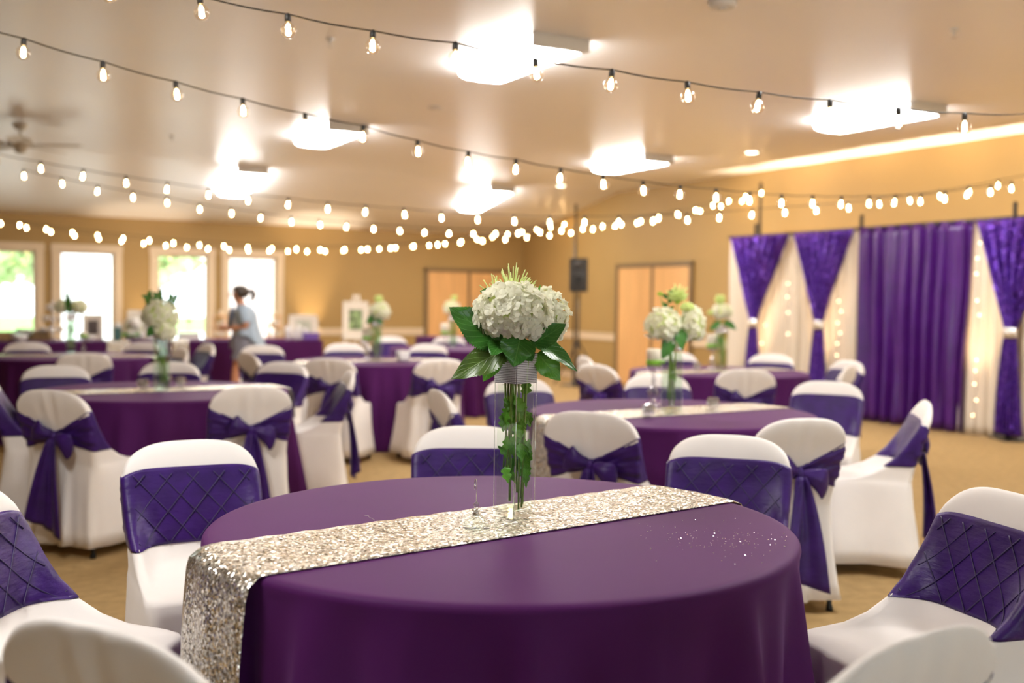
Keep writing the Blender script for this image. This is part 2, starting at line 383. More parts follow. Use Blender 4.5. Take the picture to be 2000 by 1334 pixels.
def double_door(n, wall, a, b, top):
    """wall 'L' (s=0, along t) or 'R' (t=0, along s)"""
    if wall == 'L': tf = lambda u, d, z: (d, u, z)
    else: tf = lambda u, d, z: (u, d, z)
    e = empty('door_%d' % n, R(*tf((a+b)/2, 0, 0))); e['kind'] = 'structure'
    off = -Vector(R(*tf((a+b)/2, 0, 0)))
    def part(nm, boxes, m, parent=None):
        g = G()
        for (u0, u1, d0, d1, z0, z1) in boxes:
            s0, t0, _ = tf(u0, d0, 0); s1, t1, _ = tf(u1, d1, 0); rbox(g, min(s0, s1), max(s0, s1), min(t0, t1), max(t0, t1), z0, z1)
        g.v = [tuple(Vector(v)+off) for v in g.v]
        return ob(nm, g, m, parent or e, False)
    fw = .06; mid = (a+b)/2
    part('door_frame', [(a-.01, a+fw, .004, .05, 0, top), (b-fw, b+.01, .004, .05, 0, top), (a-.01, b+.01, .004, .05, top-fw, top+.01)], M['bronze'])
    part('meeting_stile', [(mid-.028, mid+.028, .006, .042, .012, top-fw-.004)], M['bronze'])
    for u0, u1, hu in ((a+fw+.004, mid-.030, mid-.13), (mid+.030, b-fw-.004, mid+.13)):
        p = part('door_leaf', [(u0, u1, .006, .032, .012, top-fw-.004)], M['maple'])
        part('handle', [(hu-.012, hu+.012, .032, .075, 1.0, 1.03), (hu-.05, hu+.05, .07, .085, 1.005, 1.025)], M['brass'], p)
double_door(1, 'L', .27, 2.08, 1.93)
double_door(2, 'R', 3.25, 5.25, 1.975)

def rail(name, wall, segs, z0, z1):
    g = G()
    for a, b in segs:
        if wall == 'L': rbox(g, 0, .022, a, b, z0, z1); rbox(g, 0, .034, a, b, z1-.03, z1)
        else: rbox(g, a, b, 0, .022, z0, z1); rbox(g, a, b, 0, .034, z1-.03, z1)
    return struct(name, g, M['trim'])
rail('trim_1', 'L', [(0.03, .255), (2.1, 4.6), (5.82, 5.9), (6.96, 7.36), (8.43, 8.51), (9.58, 9.97), (11.03, T_MAX)], .70, .825)
rail('trim_2', 'R', [(.03, 3.23), (5.27, S_MAX)], .70, .825)
rail('baseboard_left', 'L', [(.03, .255), (2.1, T_MAX)], 0, .10)
rail('baseboard_right', 'R', [(.03, 3.23), (5.27, S_MAX)], 0, .10)

# ---------------------------------------------------------------- outside the windows
g = G(); rbox(g, -26, -.2, -12, 32, -.3, -.12); struct('terrain_patio', g, M['concrete'])
g = G(); rbox(g, -60, -26, -30, 50, -.35, -.14); struct('terrain_lawn', g, M['lawn'])
def shed(nm, s0, s1, t0, t1, h, m, lab):
    e = empty(nm, R((s0+s1)/2, (t0+t1)/2, -.12)); off = -Vector(R((s0+s1)/2, (t0+t1)/2, -.12))
    g = G(); rbox(g, s0, s1, t0, t1, -.12, h); g.v = [tuple(Vector(v)+off) for v in g.v]; ob('wall_block', g, m, e, False)
    g = G(); rbox(g, s0-.3, s1+.3, t0-.3, t1+.3, h, h+.18); g.v = [tuple(Vector(v)+off) for v in g.v]; ob('roof_slab', g, M['white_wall'], e, False)
    tag(e, lab, 'building')
shed('outbuilding', -9.0, -5.0, .2, 3.95, 3.4, M['siding'], 'pale pink outbuilding seen through the last window by the doors')
shed('pavilion', -7.2, -6., 6.35, 7.95, 3.4, M['white_wall'], 'white pavilion wall filling the view through the second window')
def tree(x, y, h, r, lab):
    e = empty('tree', (x, y, -.14), 0, lab, 'tree')
    g = G(); g.add(*tube([(0, 0, 0), (.1, 0, h*.3), (0, .1, h*.6), (.05, 0, h*.85)], [.2, .16, .1, .03], 8)); ob('trunk', g, M['bark'], e)
    g = G(); n = 1500
    P = rng.normal(size=(n, 3)); P /= np.linalg.norm(P, axis=1)[:, None]; rr = r*(.35+.65*rng.random(n)**.5)
    lump = 1+.25*np.sin(P[:, 0]*5+x)*np.cos(P[:, 2]*6)
    Cn = P*(rr*lump)[:, None]*np.array([1, 1, .85]) + np.array([0, 0, h*.72])
    A = rng.normal(size=(n, 3)); A /= np.linalg.norm(A, axis=1)[:, None]; B = np.cross(A, rng.normal(size=(n, 3))); B /= np.linalg.norm(B, axis=1)[:, None]
    sz = .16+.18*rng.random(n)
    V = np.stack([Cn-A*sz[:, None], Cn+B*sz[:, None]*.6, Cn+A*sz[:, None], Cn-B*sz[:, None]*.6], 1).reshape(-1, 3)
    g.add(V, [(4*i, 4*i+1, 4*i+2, 4*i+3) for i in range(n)]); o = ob('foliage', g, M['tree'], e, False); o['kind'] = 'stuff'
tree(*R(-16, 8.6)[:2], 4.6, 2.2, 'green tree outside the window nearest the frame edge')
tree(*R(-23, 6.0)[:2], 8.0, 2.6, 'tall green tree behind the white pavilion outside')
tree(*R(-16, 4.0)[:2], 4.4, 1.35, 'green tree seen through the third window beside the cream vase of flowers')
tree(*R(-26, 14.5)[:2], 7.0, 3.0, 'broad green tree at the far end of the lawn outside')

# ================================================================== CEILING FIXTURES
def fixture_z(s): return EAVE + (CEIL-EAVE)*s/SLOPE if s < SLOPE else CEIL
def ceiling_light(s, t, label, sloped=False):
    L_, W_ = 1.24, .44
    e = empty('ceiling_light', R(s, t, fixture_z(s)), 0, label, 'ceiling light', 'fluorescent ceiling fixtures')
    ax = Vector((E1[0], E1[1], 0)); ay = Vector((E2[0], E2[1], 0)); az = Vector((0, 0, 1))
    if sloped:
        k = (CEIL-EAVE)/SLOPE; ax = Vector((E1[0], E1[1], k)).normalized(); az = ay.cross(ax).normalized(); az = az if az.z > 0 else -az
    def tf(V): return [tuple(ax*x+ay*y+az*z) for x, y, z in V]
    # wrap-around acrylic lens: trough section with rounded lower corners
    def sec(x, k=1.0):
        pts = [(-W_/2, -.012), (-W_/2*.985, -.05), (-W_/2*.90, -.082), (-W_/2*.7, -.098), (0, -.104), (W_/2*.7, -.098), (W_/2*.90, -.082), (W_/2*.985, -.05), (W_/2, -.012)]
        return [(x, y*k, z*k if k < 1 else z) for y, z in pts]
    loops = [sec(x, k) for x, k in ((-L_/2, .9), (-L_/2+.03, 1.0), (-L_/2+.1, 1), (0, 1), (L_/2-.06, 1))]
    V, F = loft(loops, closed=False); n = 9; F.append(tuple(range(n))); F.append(tuple(4*n+i for i in range(n-1, -1, -1)))
    g = G(); g.add(tf(V), F); ob('lens', g, M['lens'], e)
    V, F = box((L_/2-.028, 0, -.046), (.065, W_+.012, .094), .012); g = G(); g.add(tf(V), F); ob('end_cap', g, M['housing'], e)
    V, F = box((0, 0, -.006), (L_, W_*.96, .014)); g = G(); g.add(tf(V), F); ob('back_plate', g, M['housing'], e)
ceiling_light(10.95, 6.22, 'largest fluorescent ceiling light, above the front table bouquet')
ceiling_light(10.65, 2.15, 'fluorescent ceiling light nearest the bright strip over the purple drapes')
ceiling_light(6.55, 2.1, 'fluorescent ceiling light hung above the maple doors beside the speaker')
ceiling_light(6.65, 6.2, 'fluorescent ceiling light midway along the second string of bulbs')
ceiling_light(2.45, 2.1, 'fluorescent light on the sloped ceiling nearest the room corner', True)
ceiling_light(2.50, 6.1, 'fluorescent light on the sloped ceiling above the window wall', True)
ceiling_light(15.1, 6.2, 'fluorescent ceiling light above the frame, over the front table')
ceiling_light(15.1, 2.1, 'fluorescent ceiling light above the frame, over the open carpet')
ceiling_light(15.1, 10.3, 'fluorescent ceiling light above the frame, on the window side')
def disc_fixture(nm, s, t, r, h, m, lab, cat, lens=None):
    z = fixture_z(s); e = empty(nm, R(s, t, z), 0, lab, cat)
    g = G(); g.add(*lathe([(r*.75, -.004), (r*.78, -h), (r, -h*.9), (r*1.02, 0)], 28)); ob('housing_ring', g, m, e)
    if lens: g = G(); g.add(*lathe([(0, -h*.35), (r*.5, -h*.45), (r*.74, -h*.5)], 28)); ob('lamp_lens', g, lens, e)
    return e
disc_fixture('recessed_light', 8.0, 1.35, .10, .012, M['housing'], 'round recessed ceiling lamp near the fluorescent light above the drapes', 'ceiling light', M['warm_lens'])
disc_fixture('recessed_light', 3.5, 1.3, .10, .012, M['housing'], 'round recessed ceiling lamp near the room corner', 'ceiling light', M['warm_lens'])
def detector(nm, s, t, r, h, lab, cat):
    e = empty(nm, R(s, t, fixture_z(s)), 0, lab, cat)
    g = G(); g.add(*lathe([(r, 0), (r, -h*.55), (r*.82, -h)], 28)); ob('body', g, M['housing'], e)
    g = G(); g.add(*lathe([(r*.35, -h), (r*.3, -h*1.25)], 20)); ob('sensor_cap', g, M['housing'], e)
detector('smoke_detector', 12.78, 5.83, .085, .04, 'round white smoke detector on the ceiling at the top edge', 'smoke detector')
detector('speaker_disc', 8.6, 5.83, .07, .012, 'small flat disc on the ceiling between two fluorescent lights', 'ceiling disc')
def sprinkler(s, t, lab):
    e = empty('sprinkler_head', R(s, t, fixture_z(s)), 0, lab, 'sprinkler')
    g = G(); g.add(*lathe([(.032, 0), (.03, -.008), (.012, -.012), (.010, -.035)], 16)); ob('escutcheon', g, M['housing'], e)
    g = G(); g.add(*lathe([(.004, -.034), (.004, -.055), (.018, -.057), (.016, -.06)], 14)); ob('deflector', g, M['housing'], e)
sprinkler(13.08, 4.12, 'sprinkler head on the ceiling far from the lights, toward the drape side')
sprinkler(10.63, 7.57, 'sprinkler head on the ceiling under the near string of bulbs')
sprinkler(5.32, 7.63, 'sprinkler head on the ceiling between the fan and the sloped light')

# ceiling fan
fan = empty('ceiling_fan', R(5.2, 9.2, CEIL), 0, 'beige ceiling fan with a downrod near the windows', 'ceiling fan')
g = G(); g.add(*lathe([(.075, 0), (.075, -.02), (.04, -.06), (.014, -.065)], 20)); ob('canopy', g, M['fan'], fan)
g = G(); g.add(*tube([(0, 0, -.05), (0, 0, -.16)], .012, 10)); ob('downrod', g, M['fan'], fan)
g = G(); g.add(*lathe([(.03, -.13), (.10, -.15), (.13, -.19), (.13, -.22), (.09, -.25), (.06, -.26), (.055, -.30), (.02, -.315)], 24)); ob('motor_housing', g, M['fan'], fan)
for k in range(5):
    a = 2*PI*k/5 + .02; ca, sa = math.cos(a), math.sin(a)
    g = G(); V, F = grid(lambda u, v: (.17+.48*u, (v-.5)*(.11+.03*u), -.215+.014*(v-.5)*2), 8, 4); V, F = thicken(V, F, .008)
    g.add([(x*ca-y*sa, x*sa+y*ca, z) for x, y, z in V], F); bl = ob('blade', g, M['fan'], fan, False)
    V, F = box((.15, 0, -.222), (.12, .035, .008), .003); g = G(); g.add([(x*ca-y*sa, x*sa+y*ca, z) for x, y, z in V], F); ob('blade_iron', g, M['bronze'], bl)

# ================================================================== STRING LIGHTS
def lerp_list(a, n): return np.interp(np.linspace(0, 1, n), np.linspace(0, 1, len(a)), a)
STR = dict(
 A=((-1.419, 3.702), (2.161, 4.464), [2.41, 2.371, 2.328, 2.289, 2.265, 2.222, 2.201, 2.172, 2.149, 2.134, 2.118, 2.112, 2.125], 'nearest string of clear globe bulbs, crossing the top of the view'),
 B=((-2.236, 4.12), (3.999, 8.51), [2.39, 2.34, 2.291, 2.247, 2.209, 2.177, 2.153, 2.111, 2.084, 2.07, 2.047, 2.036, 2.023, 2.02, 2.022, 2.023, 2.027, 2.043, 2.059, 2.083, 2.109, 2.137, 2.176, 2.228, 2.269, 2.319], 'second string of clear globe bulbs, running from the near side back toward the drapes'),
 C=((-3.867, 7.91), (4.765, 9.839), [2.343, 2.298, 2.252, 2.213, 2.177, 2.144, 2.111, 2.089, 2.066, 2.05, 2.038, 2.021, 2.016, 2.012, 2.01, 2.02, 2.032, 2.05, 2.068, 2.098, 2.13, 2.16, 2.187, 2.22, 2.265, 2.307, 2.354, 2.407, 2.474, 2.537], 'string of bulbs crossing below the ceiling fan and over the drape tops'),
 D=((-4.184, 9.035), (3.30, 14.10), [2.36, 2.313, 2.268, 2.234, 2.203, 2.16, 2.14, 2.113, 2.089, 2.08, 2.075, 2.069, 2.063, 2.061, 2.071, 2.082, 2.10, 2.125, 2.158, 2.19, 2.237, 2.276, 2.33, 2.39, 2.45, 2.52, 2.60, 2.68, 2.76, 2.83], 'string of bulbs running from below the fan to the dark pole by the drapes'),
 E=((-6.11, 13.086), (3.488, 14.855), [2.203, 2.16, 2.123, 2.099, 2.068, 2.049, 2.024, 2.005, 1.999, 1.986, 1.98, 1.98, 1.98, 1.987, 2.0, 2.02, 2.054, 2.081, 2.115, 2.145, 2.171, 2.206, 2.24, 2.283, 2.34, 2.39, 2.44, 2.503, 2.565, 2.63, 2.706, 2.785, 2.867], 'far string of bulbs crossing before the windows and rising to the drape pole'),
 F=((-6.759, 13.939), (1.172, 19.086), [2.275, 2.236, 2.196, 2.158, 2.132, 2.11, 2.088, 2.072, 2.059, 2.049, 2.045, 2.045, 2.05, 2.056, 2.066, 2.081, 2.102, 2.126, 2.153, 2.181, 2.21, 2.242, 2.284, 2.331, 2.38, 2.435, 2.495, 2.55, 2.6, 2.661, 2.725, 2.783], 'farthest string of bulbs, running along the windows to the pole by the speaker'),
)
# bulb pieces, hung below the cable; origin at the cable
g = G(); g.add(*lathe([(.004, .004), (.009, .001), (.0105, -.006), (.0115, -.008), (.0115, -.027), (.010, -.029)], 12)); SOCK = mesh('socket', g, M['black'])
g = G(); g.add(*lathe([(.0100, -.028), (.0125, -.033), (.0205, -.039), (.0262, -.048), (.0282, -.058), (.0262, -.069), (.0200, -.079), (.010, -.085), (.0005, -.0865)], 18)); BULB = mesh('bulb', g, M['bulb_glass'])
g = G(); g.add(*lathe([(.0005, -.033), (.0045, -.036), (.0080, -.046), (.0085, -.055), (.0075, -.060), (.0095, -.066), (.0085, -.073), (.0005, -.078)], 10)); FIL = mesh('filament', g, M['filament'])
for key, (a, b, zs, lab) in STR.items():
    n = int(round(math.dist(a, b)/.305))+1
    zz = lerp_list(zs, n) if n != len(zs) else zs
    pts = [Vector((a[0]+(b[0]-a[0])*k/(n-1), a[1]+(b[1]-a[1])*k/(n-1), zz[k]+(.046 if key in 'AB' else .056))) for k in range(n)]
    o0 = pts[0]; e = empty('string_lights', o0, 0, lab, 'string lights', 'string lights hung across the room')
    path = []
    for k in range(n-1):
        for q in range(4):
            f = q/4; p = pts[k].lerp(pts[k+1], f); p = p - Vector((0, 0, .006*math.sin(PI*f))); path.append(p-o0)
    path.append(pts[-1]-o0)
    g = G(); g.add(*tube(path, .0032, 6)); ob('cable', g, M['wire'], e)
    for k, p in enumerate(pts):
        s = link('socket', SOCK, e, p-o0); s.rotation_euler = (random.uniform(-.12, .12), random.uniform(-.14, .14), 0)
        bl = link('bulb', BULB, s); link('filament', FIL, s)
        # three levels at most: bulb and filament are pieces of the socket assembly
for nm, x, y, z, lab in (('light_pole', 1.0, 17.02, 2.90, 'thin dark pole standing by the speaker, holding string lights'), ('light_pole', 3.29, 14.12, 2.95, 'dark pole rising behind the first purple drape, holding string lights')):
    e = empty(nm, (x, y, 0), 0, lab, 'pole', 'poles for the string lights')
    g = G(); g.add(*tube([(0, 0, .01), (0, 0, z)], .02, 12)); ob('tube', g, M['pipe'], e)
    g = G(); g.add(*lathe([(.22, 0), (.22, .008), (.03, .012), (.026, .10)], 24)); ob('base_plate', g, M['pipe'], e)
    g = G(); g.add(*lathe([(.026, z-.02), (.026, z), (.01, z+.02)], 12)); ob('top_cap', g, M['pipe'], e)

# ================================================================== UPLIGHTS (real cans on the floor behind tables and drapes)
def uplight(s, t, power, lab, col=(1, .78, .54), tilt=(0, 0)):
    e = empty('uplight', R(s, t, 0), 0, lab, 'uplight', 'floor uplights washing the walls')
    g = G(); g.add(*lathe([(.08, 0), (.085, .02), (.085, .17), (.078, .18), (.07, .175), (.068, .12)], 20)); ob('can', g, M['orange_can'], e)
    g = G(); g.add(*lathe([(0, .115), (.067, .118)], 20)); ob('lens', g, M['warm_lens'], e)
    ld = bpy.data.lights.new('uplight_lamp', 'SPOT'); ld.energy = power; ld.color = col; ld.spot_size = math.radians(48); ld.spot_blend = .9; ld.shadow_soft_size = .06
    lo = bpy.data.objects.new('uplight_lamp', ld); COL.objects.link(lo); lo.parent = e; lo.location = (0, 0, .2); lo.rotation_euler = Vector((E2[0]*tilt[1]+E1[0]*tilt[0], E2[1]*tilt[1]+E1[1]*tilt[0], 1.)).to_track_quat('-Z', 'Y').to_euler()
for s, t, p, lab in ((.22, 4.25, .5, 'black floor uplight against the wall behind the framed print table'), (.22, 7.1, .25, 'black floor uplight against the wall between the second and third windows'),
                     ):
    uplight(s, t, UPLIGHT_POWER*p, lab)
for k, s in enumerate((7.2, 8.3, 9.4, 10.5, 11.6)):
    uplight(s, .14, UPLIGHT_POWER*1.35, 'black floor uplight hidden behind the ' + ('first hourglass drape', 'second hourglass drape', 'wide satin curtain, door side', 'wide satin curtain, far side', 'last hourglass drape')[k], tilt=(0, .10))

# ================================================================== DRAPE BACKDROP
DT = .45
def curtain(s0, s1, z0, z1, t, m, name, lab, folds=9, amp=.03, taper=0., cat='curtain', phase=0., group=None):
    sc_ = (s0+s1)/2; e0 = Vector(R(sc_, t, 0))
    def fn(u, v):
        k = 1-taper*(1-v)
        s = sc_ + (u-.5)*(s1-s0)*k
        a = amp*(.55+.45*(1-v))
        d = a*math.sin(2*PI*folds*u+phase+.6*math.sin(3*v+u*7)) + a*.4*math.sin(2*PI*folds*2.3*u+1+phase) + .01*math.sin(9*v+5*u)
        return tuple(Vector(R(s, t+d, z0+(z1-z0)*v))-e0)
    V, F = grid(fn, 24*max(4, folds//1)//2+1, 22); V, F = thicken(V, F, .004)
    g = G(); g.add(V, F); o = ob(name, g, m, None, True, e0)
    return tag(o, lab, cat, group)
curtain(6.56, 7.90, .01, 2.24, DT-.04, M['sheer'], 'sheer_curtain', 'ivory sheer panel behind the purple hourglass drape nearest the doors', 11, .022, phase=.3)
curtain(7.86, 9.02, .01, 2.24, DT-.04, M['sheer'], 'sheer_curtain', 'ivory sheer panel between the two hourglass drapes and the satin panel', 10, .022, phase=1.2)
curtain(10.30, 11.90, .005, 2.25, DT-.05, M['sheer'], 'sheer_curtain', 'ivory sheer panel beyond the wide satin curtain, with fairy lights', 11, .03, phase=2.)
curtain(8.95, 10.46, .02, 2.26, DT+.02, M['satin'], 'satin_curtain', 'wide royal purple satin curtain in the middle of the backdrop', 8, .085, .10, phase=.5)
def hourglass(s0, s1, sp, zp, lab, lab_tie):
    """purple sequin drape gathered at a silver tie"""
    sm = (s0+s1)/2; e = empty('tied_drape', R(sp, DT+.06, 0), 0, lab, 'curtain', 'purple sequin drapes tied in the middle'); off = -Vector(R(sp, DT+.06, 0))
    W0, wp, wb = (s1-s0)/2, .055, .15
    def prof(z):
        if z >= zp:
            f = (z-zp)/(2.25-zp); return sp+(sm-sp)*f, wp+(W0-wp)*f**1.12
        f = (zp-z)/zp; return sp, wp+(wb-wp)*f**.7
    def fn(u, v):
        z = .06+(2.25-.06)*v; c, wd = prof(z); k = abs(z-zp)/2.25
        d = (.012+.03*min(1, k*2.5))*math.sin(2*PI*7*u+1.5*math.sin(4*v)) + .012*math.sin(2*PI*15*u+2)
        return tuple(Vector(R(c+(u-.5)*2*wd, DT+.06+d*min(1., .5+wd*2), z))+off)
    V, F = grid(fn, 64, 44); V, F = thicken(V, F, .006); g = G(); g.add(V, F); ob('drape_cloth', g, M['sequin_purple'], e)
    g = G(); n = 28; loops = []
    for (k, dz) in ((.86, -.055), (1, -.045), (1.04, 0), (1, .045), (.86, .055)):
        loops.append([tuple(Vector(R(sp+(wp+.02)*k*math.cos(2*PI*i/n), DT+.06+.05*k*math.sin(2*PI*i/n), zp+dz))+off) for i in range(n)])
    g.add(*loft(loops)); tag(ob('silver_tie', g, M['tie'], e), 'silver tie band')
hourglass(6.65, 7.76, 7.15, 1.10, 'purple sequin drape tied to an hourglass, nearest the maple doors', '')
hourglass(7.85, 8.83, 8.33, 1.11, 'purple sequin drape tied to an hourglass, beside the wide satin curtain', '')
hourglass(10.50, 11.60, 10.96, 1.10, 'purple sequin drape tied to an hourglass, cut by the frame edge', '')
# pipe stand
e = empty('pipe_stand', R(9.0, DT, 0), 0, 'dark pipe frame that carries the purple and ivory drapes', 'curtain stand'); off = -Vector(R(9.0, DT, 0))
g = G(); g.add(*tube([Vector(R(6.55, DT, 2.255))+off, Vector(R(12, DT, 2.265))+off], .019, 10)); ob('crossbar', g, M['pipe'], e)
for s, z in ((7.1, 2.42), (8.915, 2.42), (10.925, 2.42)):
    g = G(); g.add(*tube([Vector(R(s, DT-.0, .01))+off, Vector(R(s, DT, z))+off], .024, 10)); up = ob('upright', g, M['pipe'], e)
    g = G(); V, F = box((0, 0, 0), (.4, .4, .01), .002); g.add([tuple(Vector(v)+Vector(R(s, DT-.12, .006))+off) for v in V], F); ob('foot_plate', g, M['pipe'], up)
# fairy light strands
g = G(); g.add(*sphere((0, 0, 0), .0075, 10, 8)); FAIRY = mesh('fairy_bulb', g, M['fairy'])
for k, (s, zs, lab) in enumerate(((7.80, (1.62, 1.45, 1.25, .98), 'strand of warm fairy lights between the two hourglass drapes'),
                                  (7.34, (1.08, .84, .62), 'short strand of fairy lights beside the first silver tie'),
                                  (8.66, (1.40, 1.28, 1.14, 1.02, .89, .75, .62, .48, .30), 'strand of warm fairy lights beside the satin curtain on its door side'),
                                  (10.56, (2.02, 1.86, 1.70, 1.42, 1.27, .80, .69, .55, .38, .22), 'strand of warm fairy lights on the sheer panel past the satin curtain'),
                                  (10.86, (1.22, .60, .10), 'short strand of fairy lights beside the last silver tie'))):
    t = DT+.045; e = empty('fairy_light_strand', R(s, t, 0), 0, lab, 'fairy lights', 'fairy light strands on the drapes')
    g = G(); g.add(*tube([(0.012*math.sin(q*2.1+k), .006*math.cos(q), 2.2-q*(2.15/11)) for q in range(12)], .0012, 5)); ob('wire', g, M['wire'], e)
    for z in zs: link('bulb', FAIRY, e, (random.uniform(-.03, .03), random.uniform(-.01, .01), z))

# ================================================================== TABLES
R_T = .772
def round_cloth(x, y, lab, seed, nf=18):
    r_ = np.random.default_rng(seed); ph = r_.random(4)*6.28
    N = 208; loops = []
    def rad(th, d):                       # d: metres below the table edge
        q = d/.75
        env = .075*q**.75 + .05*q**1.2
        f = (1-2*abs(math.sin(.5*nf*th+ph[0]+.55*math.sin(2*th+ph[1])))**.75)*.9 + .45*math.sin((nf*2-5)*th+ph[2]+.8*math.sin(3*th)) + .35*math.sin(5*th+ph[3])
        return R_T - .006 + .055*q**.9 + env*f*.62
    for r in (0.02, .25, .5, .68, .735): loops.append([(r*math.cos(2*PI*i/N), r*math.sin(2*PI*i/N), .766) for i in range(N)])
    for (dr, z) in ((-.022, .7655), (-.012, .763), (-.006, .757), (-.004, .748)): loops.append([((R_T+dr)*math.cos(2*PI*i/N), (R_T+dr)*math.sin(2*PI*i/N), z) for i in range(N)])
    for z in (.735, .715, .69, .66, .62, .57, .51, .44, .36, .27, .18, .09, .012):
        loops.append([(rad(2*PI*i/N, .748-z)*math.cos(2*PI*i/N), rad(2*PI*i/N, .748-z)*math.sin(2*PI*i/N), z) for i in range(N)])
    V, F = loft(loops, True, False); F = [f[::-1] for f in F]
    g = G(); g.add(V, F); o = ob('tablecloth', g, M['plum'], None, True, (x, y, 0), seed*.7)
    return tag(o, lab, 'tablecloth', 'plum cloths on the round tables')
TBL = {1: (-.02, 2.778), 2: (.87, 5.68), 3: (-2.18, 6.58), 4: (-1.28, 10.0), 5: (1.80, 9.15), 7: (-4.22, 10.1), 8: (-.72, 12.85)}
round_cloth(*TBL[1], 'plum floor-length cloth on the large round table in the front, under the sharp bouquet', 3)
round_cloth(*TBL[2], 'plum cloth on the round table behind the front one, under the twin bouquet', 5)
round_cloth(*TBL[3], 'plum cloth on the round table under the cream bouquet with green sprigs', 8)
round_cloth(*TBL[4], 'plum cloth on the round table standing in front of the easel', 12)
round_cloth(*TBL[5], 'plum cloth on the round table closest to the purple drapes', 14)
round_cloth(*TBL[7], 'plum cloth on the round table closest to the windows', 17)
round_cloth(*TBL[8], 'plum cloth on the far round table in front of the corner doors', 21)

def runner(cx, cy, ang, lab, width=.335, dropA=.42, dropB=.20, off=0.0, seed=1):
    d = np.array([math.cos(ang), math.sin(ang)]); n = np.array([-d[1], d[0]])
    nu, nv = 90, 13; Rr = R_T+.004; V = []
    for j in range(nv):
        v = (j/(nv-1)-.5)*width; vo = v+off; ue = math.sqrt(Rr**2-vo**2)
        L = 2*ue+dropA+dropB
        for i in range(nu):
            l = -ue-dropA + L*i/(nu-1)
            if l < -ue: u, dz, sg = -ue, -ue-l, -1
            elif l > ue: u, dz, sg = ue, l-ue, 1
            else: u, dz, sg = l, 0, 0
            w_ = .0012*math.sin(l*60+j)*math.sin(j*1.7)
            edge = max(0, 1-(ue-abs(u))/.02) if dz == 0 else 1
            z = .7705 - dz - .003*edge
            out = (.012+dz*.085+.004*math.sin(v*40+dz*12) + (.012 if dz > 0 else 0)*min(1, dz/.03)) if dz > 0 else edge*.004
            rr = np.array([u, vo]); rn = rr/np.linalg.norm(rr) if np.linalg.norm(rr) > 0 else rr
            q = rr+rn*out if sg else rr
            p = d*q[0]+n*q[1]
            V.append((p[0], p[1], z+w_))
    F = [(j*nu+i, j*nu+i+1, (j+1)*nu+i+1, (j+1)*nu+i) for j in range(nv-1) for i in range(nu-1)]
    V, F = thicken(V, F, .0025)
    g = G(); g.add(V, F); o = ob('table_runner', g, M['runner'], None, True, (cx, cy, 0))
    return tag(o, lab, 'table runner', 'sequin runners on the round tables')
runner(*TBL[1], math.radians(37.4), 'champagne sequin runner on the front table, one end hanging down its side', .335, .43, .2, .012)
runner(*TBL[2], math.radians(33), 'sequin runner on the round table behind the front table', .32)
runner(*TBL[3], math.radians(32), 'sequin runner under the cream bouquet with green sprigs', .32)
runner(*TBL[4], math.radians(30), 'sequin runner on the round table in front of the easel', .32)
runner(*TBL[5], math.radians(31), 'sequin runner on the round table closest to the drapes', .32)
runner(*TBL[7], math.radians(10), 'sequin runner on the round table closest to the windows', .32, .3, .3)

# glitter specks
g = G()
for k in range(150):
    x = .52+random.gauss(.0, .10); y = 2.60+random.gauss(0, .10); a = random.random()*6; r = random.uniform(.0008, .0016)
    if math.hypot(x-TBL[1][0], y-TBL[1][1]) > .74: continue
    t = Vector((random.uniform(-.5, .5), random.uniform(-.9, .1), 1)).normalized(); q1 = t.orthogonal().normalized(); q2 = t.cross(q1)
    c = Vector((x, y, .7685)); V = [tuple(c+(q1*math.cos(a+PI/3*i)+q2*math.sin(a+PI/3*i))*r) for i in range(6)]
    g.add(V, [tuple(range(6))])
tag(ob('glitter', g, M['glitter'], None, False), 'silver glitter specks scattered on the front plum cloth', 'glitter', None, 'stuff')

# long tables beside the windows: a along the row
LD = np.array([.876, .4825]); LN = np.array([-.4825, .876]); LP = np.array([-6.224, 12.791])
def LT(a, off=.38): p = LP+LD*a+LN*off; return (p[0], p[1])
LA = math.atan2(LD[1], LD[0])
def long_cloth(a0, a1, lab, seed):
    w_, dpt = (a1-a0)/2-.004, .38; cx, cy = LT((a0+a1)/2)
    r_ = np.random.default_rng(seed); ph = r_.random(3)*6
    per = []
    for k in range(60): per.append((-w_+2*w_*k/60, -dpt, 0, -1))
    for k in range(24): per.append((w_, -dpt+2*dpt*k/24, 1, 0))
    for k in range(60): per.append((w_-2*w_*k/60, dpt, 0, 1))
    for k in range(24): per.append((-w_, dpt-2*dpt*k/24, -1, 0))
    loops = [[(x*q, y*q, .76) for x, y, _, _ in per] for q in (.05, .6, .97)]
    for k, z in enumerate((.757, .745, .70, .6, .45, .3, .15, .012)):
        d = .75-z
        loops.append([(x+nx*(.004+(.02*d+.022*d*math.sin(i*.55+ph[0]+math.sin(i*.2+ph[1]))) * (1 if d > 0 else 0)), y+ny*(.004+.02*d+.022*d*math.sin(i*.55+ph[0]+math.sin(i*.2+ph[1]))), z) for i, (x, y, nx, ny) in enumerate(per)])
    V, F = loft(loops, True, False); F = [f[::-1] for f in F]; g = G(); g.add(V, F)
    return tag(ob('long_tablecloth', g, M['plum'], None, True, (cx, cy, 0), LA), lab, 'tablecloth', 'plum cloths on the long table row')
long_cloth(-1.45, .42, 'plum cloth on the long table below the first window, carrying the crystal cupcake stand', 1)
long_cloth(.42, 2.26, 'plum cloth on the long table below the second window, with the photo frames', 2)
long_cloth(2.26, 4.08, 'plum cloth on the long table that ends beside the easel', 3)
# small purple table by the corner doors
g = G(); V, F = box((0, 0, .38), (.9, .6, .76), .012); g.add(V, F)
tag(ob('side_tablecloth', g, M['plum'], None, True, (-1.02, 16.9, 0.0), LA), 'plum cloth on the small table standing against the corner doors', 'tablecloth')

